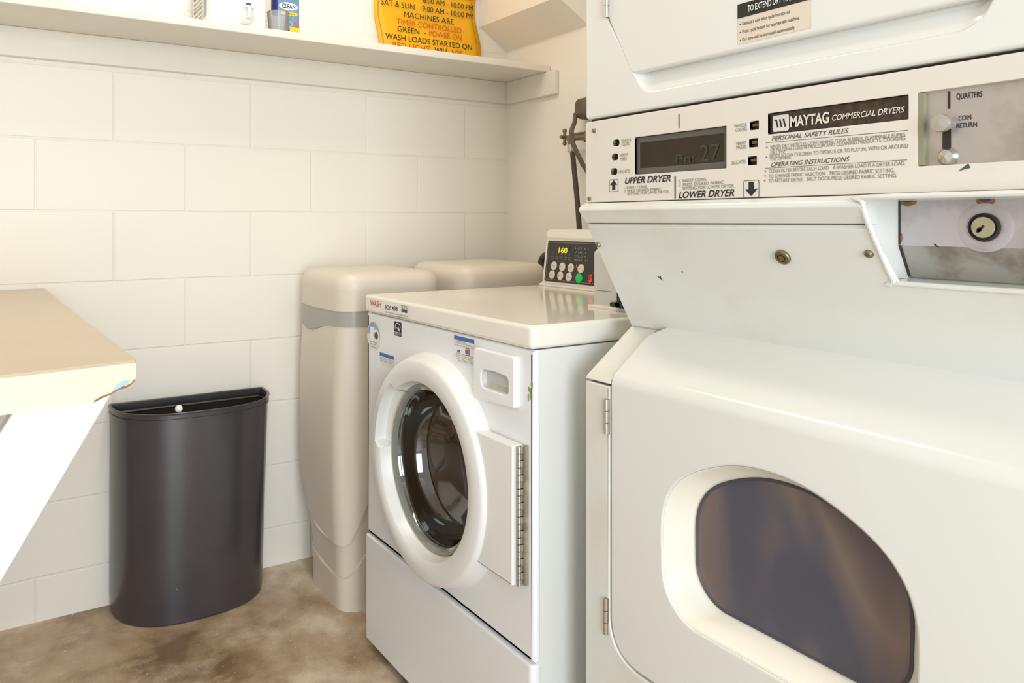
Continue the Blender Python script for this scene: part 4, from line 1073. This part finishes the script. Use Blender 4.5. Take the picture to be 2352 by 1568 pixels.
# ------------------------------------------------------------------ plumbing and power on the right wall
xo = X2
oc = (xo, 1.905, 1.478)
pg = thing('power_plug', 'brown grey heavy plug with cord hanging down the right wall', 'plug', (xo - .03, 1.90, 1.478))
prof = []
for k, (x_, s_) in enumerate(((0, .96), (.012, 1.0), (.030, .98), (.044, .86), (.052, .55))):
    ring = []
    for t in range(28):
        a = 2 * PI * t / 28
        ry = .034 * s_; rz = .036 * s_
        ca, sa = math.cos(a), math.sin(a)
        ring.append((xo - .0008 - x_, 1.893 + ry * math.copysign(abs(ca) ** .6, ca), 1.480 + rz * math.copysign(abs(sa) ** .6, sa)))
    prof.append(ring)
link('plug_body', loft(prof), M['rubber'], pg)
P = lambda u, v, x: onX(u, v, x)
link('cord', tube([P(1322, 262, 1.70), P(1320, 280, 1.685), P(1313, 300, 1.645), P(1314, 322, 1.640), P(1325, 350, 1.645), P(1338, 376, 1.66), P(1352, 405, 1.68), P(1358, 480, 1.70), P(1360, 560, 1.72)], .0075, 12), M['rubber'], pg)
fc = thing('water_faucet', 'old brass wall faucet with cross handle beside the plug', 'faucet', (xo, 1.90, 1.385))
fp_ = P(1312, 316, 1.69)
link('faucet_body', join(cyl((xo + .0, fp_.y - .045, fp_.z + .002), (xo - .03, fp_.y - .045, fp_.z + .002), .02, 18), cyl((1.69, fp_.y - .075, fp_.z), (1.69, fp_.y - .004, fp_.z + .002), .013, 18), lathe([(.016, 0), (.018, .008), (.013, .018), (.011, .05)], (1.69, fp_.y, fp_.z + .006), (0, 0, -1), 18, True, True), cyl((xo - .03, fp_.y - .045, fp_.z + .002), (1.69, fp_.y - .045, fp_.z + .001), .014, 16)), M['brass'], fc)
hp_ = P(1297, 315, 1.69)
link('faucet_handle', join(cyl((1.69, fp_.y, fp_.z + .004), (1.69, hp_.y, hp_.z), .005, 12), cyl((1.69, hp_.y, hp_.z - .020), (1.69, hp_.y, hp_.z + .020), .0055, 12), cyl((1.672, hp_.y, hp_.z), (1.708, hp_.y, hp_.z), .0055, 12),
     lathe([(.001, -.008), (.007, -.004), (.007, .004), (.001, .008)], (1.69, hp_.y, hp_.z + .021), (0, 0, 1), 12), lathe([(.001, -.008), (.007, -.004), (.007, .004), (.001, .008)], (1.69, hp_.y, hp_.z - .021), (0, 0, 1), 12)), M['brass'], fc)
hs = thing('water_hose', 'dark rubber water hose running from faucet down behind washer console', 'hose', (1.68, 1.88, .9))
link('hose_line', tube([P(1315, 350, 1.69), P(1319, 390, 1.69), P(1325, 450, 1.68), P(1331, 530, 1.67), P(1334, 600, 1.675), (1.69, P(1334, 600, 1.675).y, .4), (1.69, P(1334, 600, 1.675).y, .003)], .0085, 12), M['hose'], hs)
link('hose_collar', lathe([(.013, 0), (.014, .004), (.014, .022), (.011, .026)], P(1313, 332, 1.69), (0, 0, -1), 18, True, True), M['chrome'], hs)
dh = thing('drain_hose', 'short dark drain hose end showing at left of washer console', 'hose', (1.66, 1.84, .9))
q = P(1241, 588, 1.655)
link('hose_bend', tube([(1.655, q.y - .012, .002), (1.655, q.y - .012, .80), (1.655, q.y - .012, .94), (1.655, q.y - .016, q.z - .012), (1.655, q.y - .040, q.z + .002), (1.655, q.y - .065, q.z - .012), (1.655, q.y - .068, .80), (1.655, q.y - .068, .002)], .016, 14), M['hose'], dh)

# ------------------------------------------------------------------ light
def area(name, loc, target, size, size_y, power, col):
    l = bpy.data.lights.new(name, 'AREA'); l.shape = 'RECTANGLE'; l.size = size; l.size_y = size_y; l.energy = power; l.color = col
    o = bpy.data.objects.new(name, l); COL.objects.link(o); o.location = loc
    o.rotation_euler = (Vector(target) - Vector(loc)).to_track_quat('-Z', 'Y').to_euler()
    return o
area('ceiling_tube_light', (.62, 1.62, 2.46), (.62, 1.62, 0), .16, .75, 8.5, (1.0, .90, .76))
area('doorway_daylight', (-.40, -2.4, 1.25), (.25, 2.0, .7), 1.4, 2.1, 84, (.79, .90, 1.0))
wd = bpy.data.worlds.new('outdoors'); SC.world = wd; wd.use_nodes = True
bg = wd.node_tree.nodes['Background']; bg.inputs['Color'].default_value = (1.0, .98, .95, 1); bg.inputs['Strength'].default_value = 1.0

# ------------------------------------------------------------------ camera
cd = bpy.data.cameras.new('camera'); cam = bpy.data.objects.new('camera', cd); COL.objects.link(cam)
cam.location = (0, 0, H); cam.rotation_euler = (PI / 2, 0, YAW - PI / 2)
cd.sensor_width = 36; cd.lens = 36 * F / 2352
cd.shift_x = (1176 - CX) / 2352; cd.shift_y = -(784 - HZ) / 2352
cd.clip_start = .02
SC.camera = cam
SC.view_settings.view_transform = 'Standard'
SC.view_settings.look = 'None'
SC.view_settings.exposure = 0.1
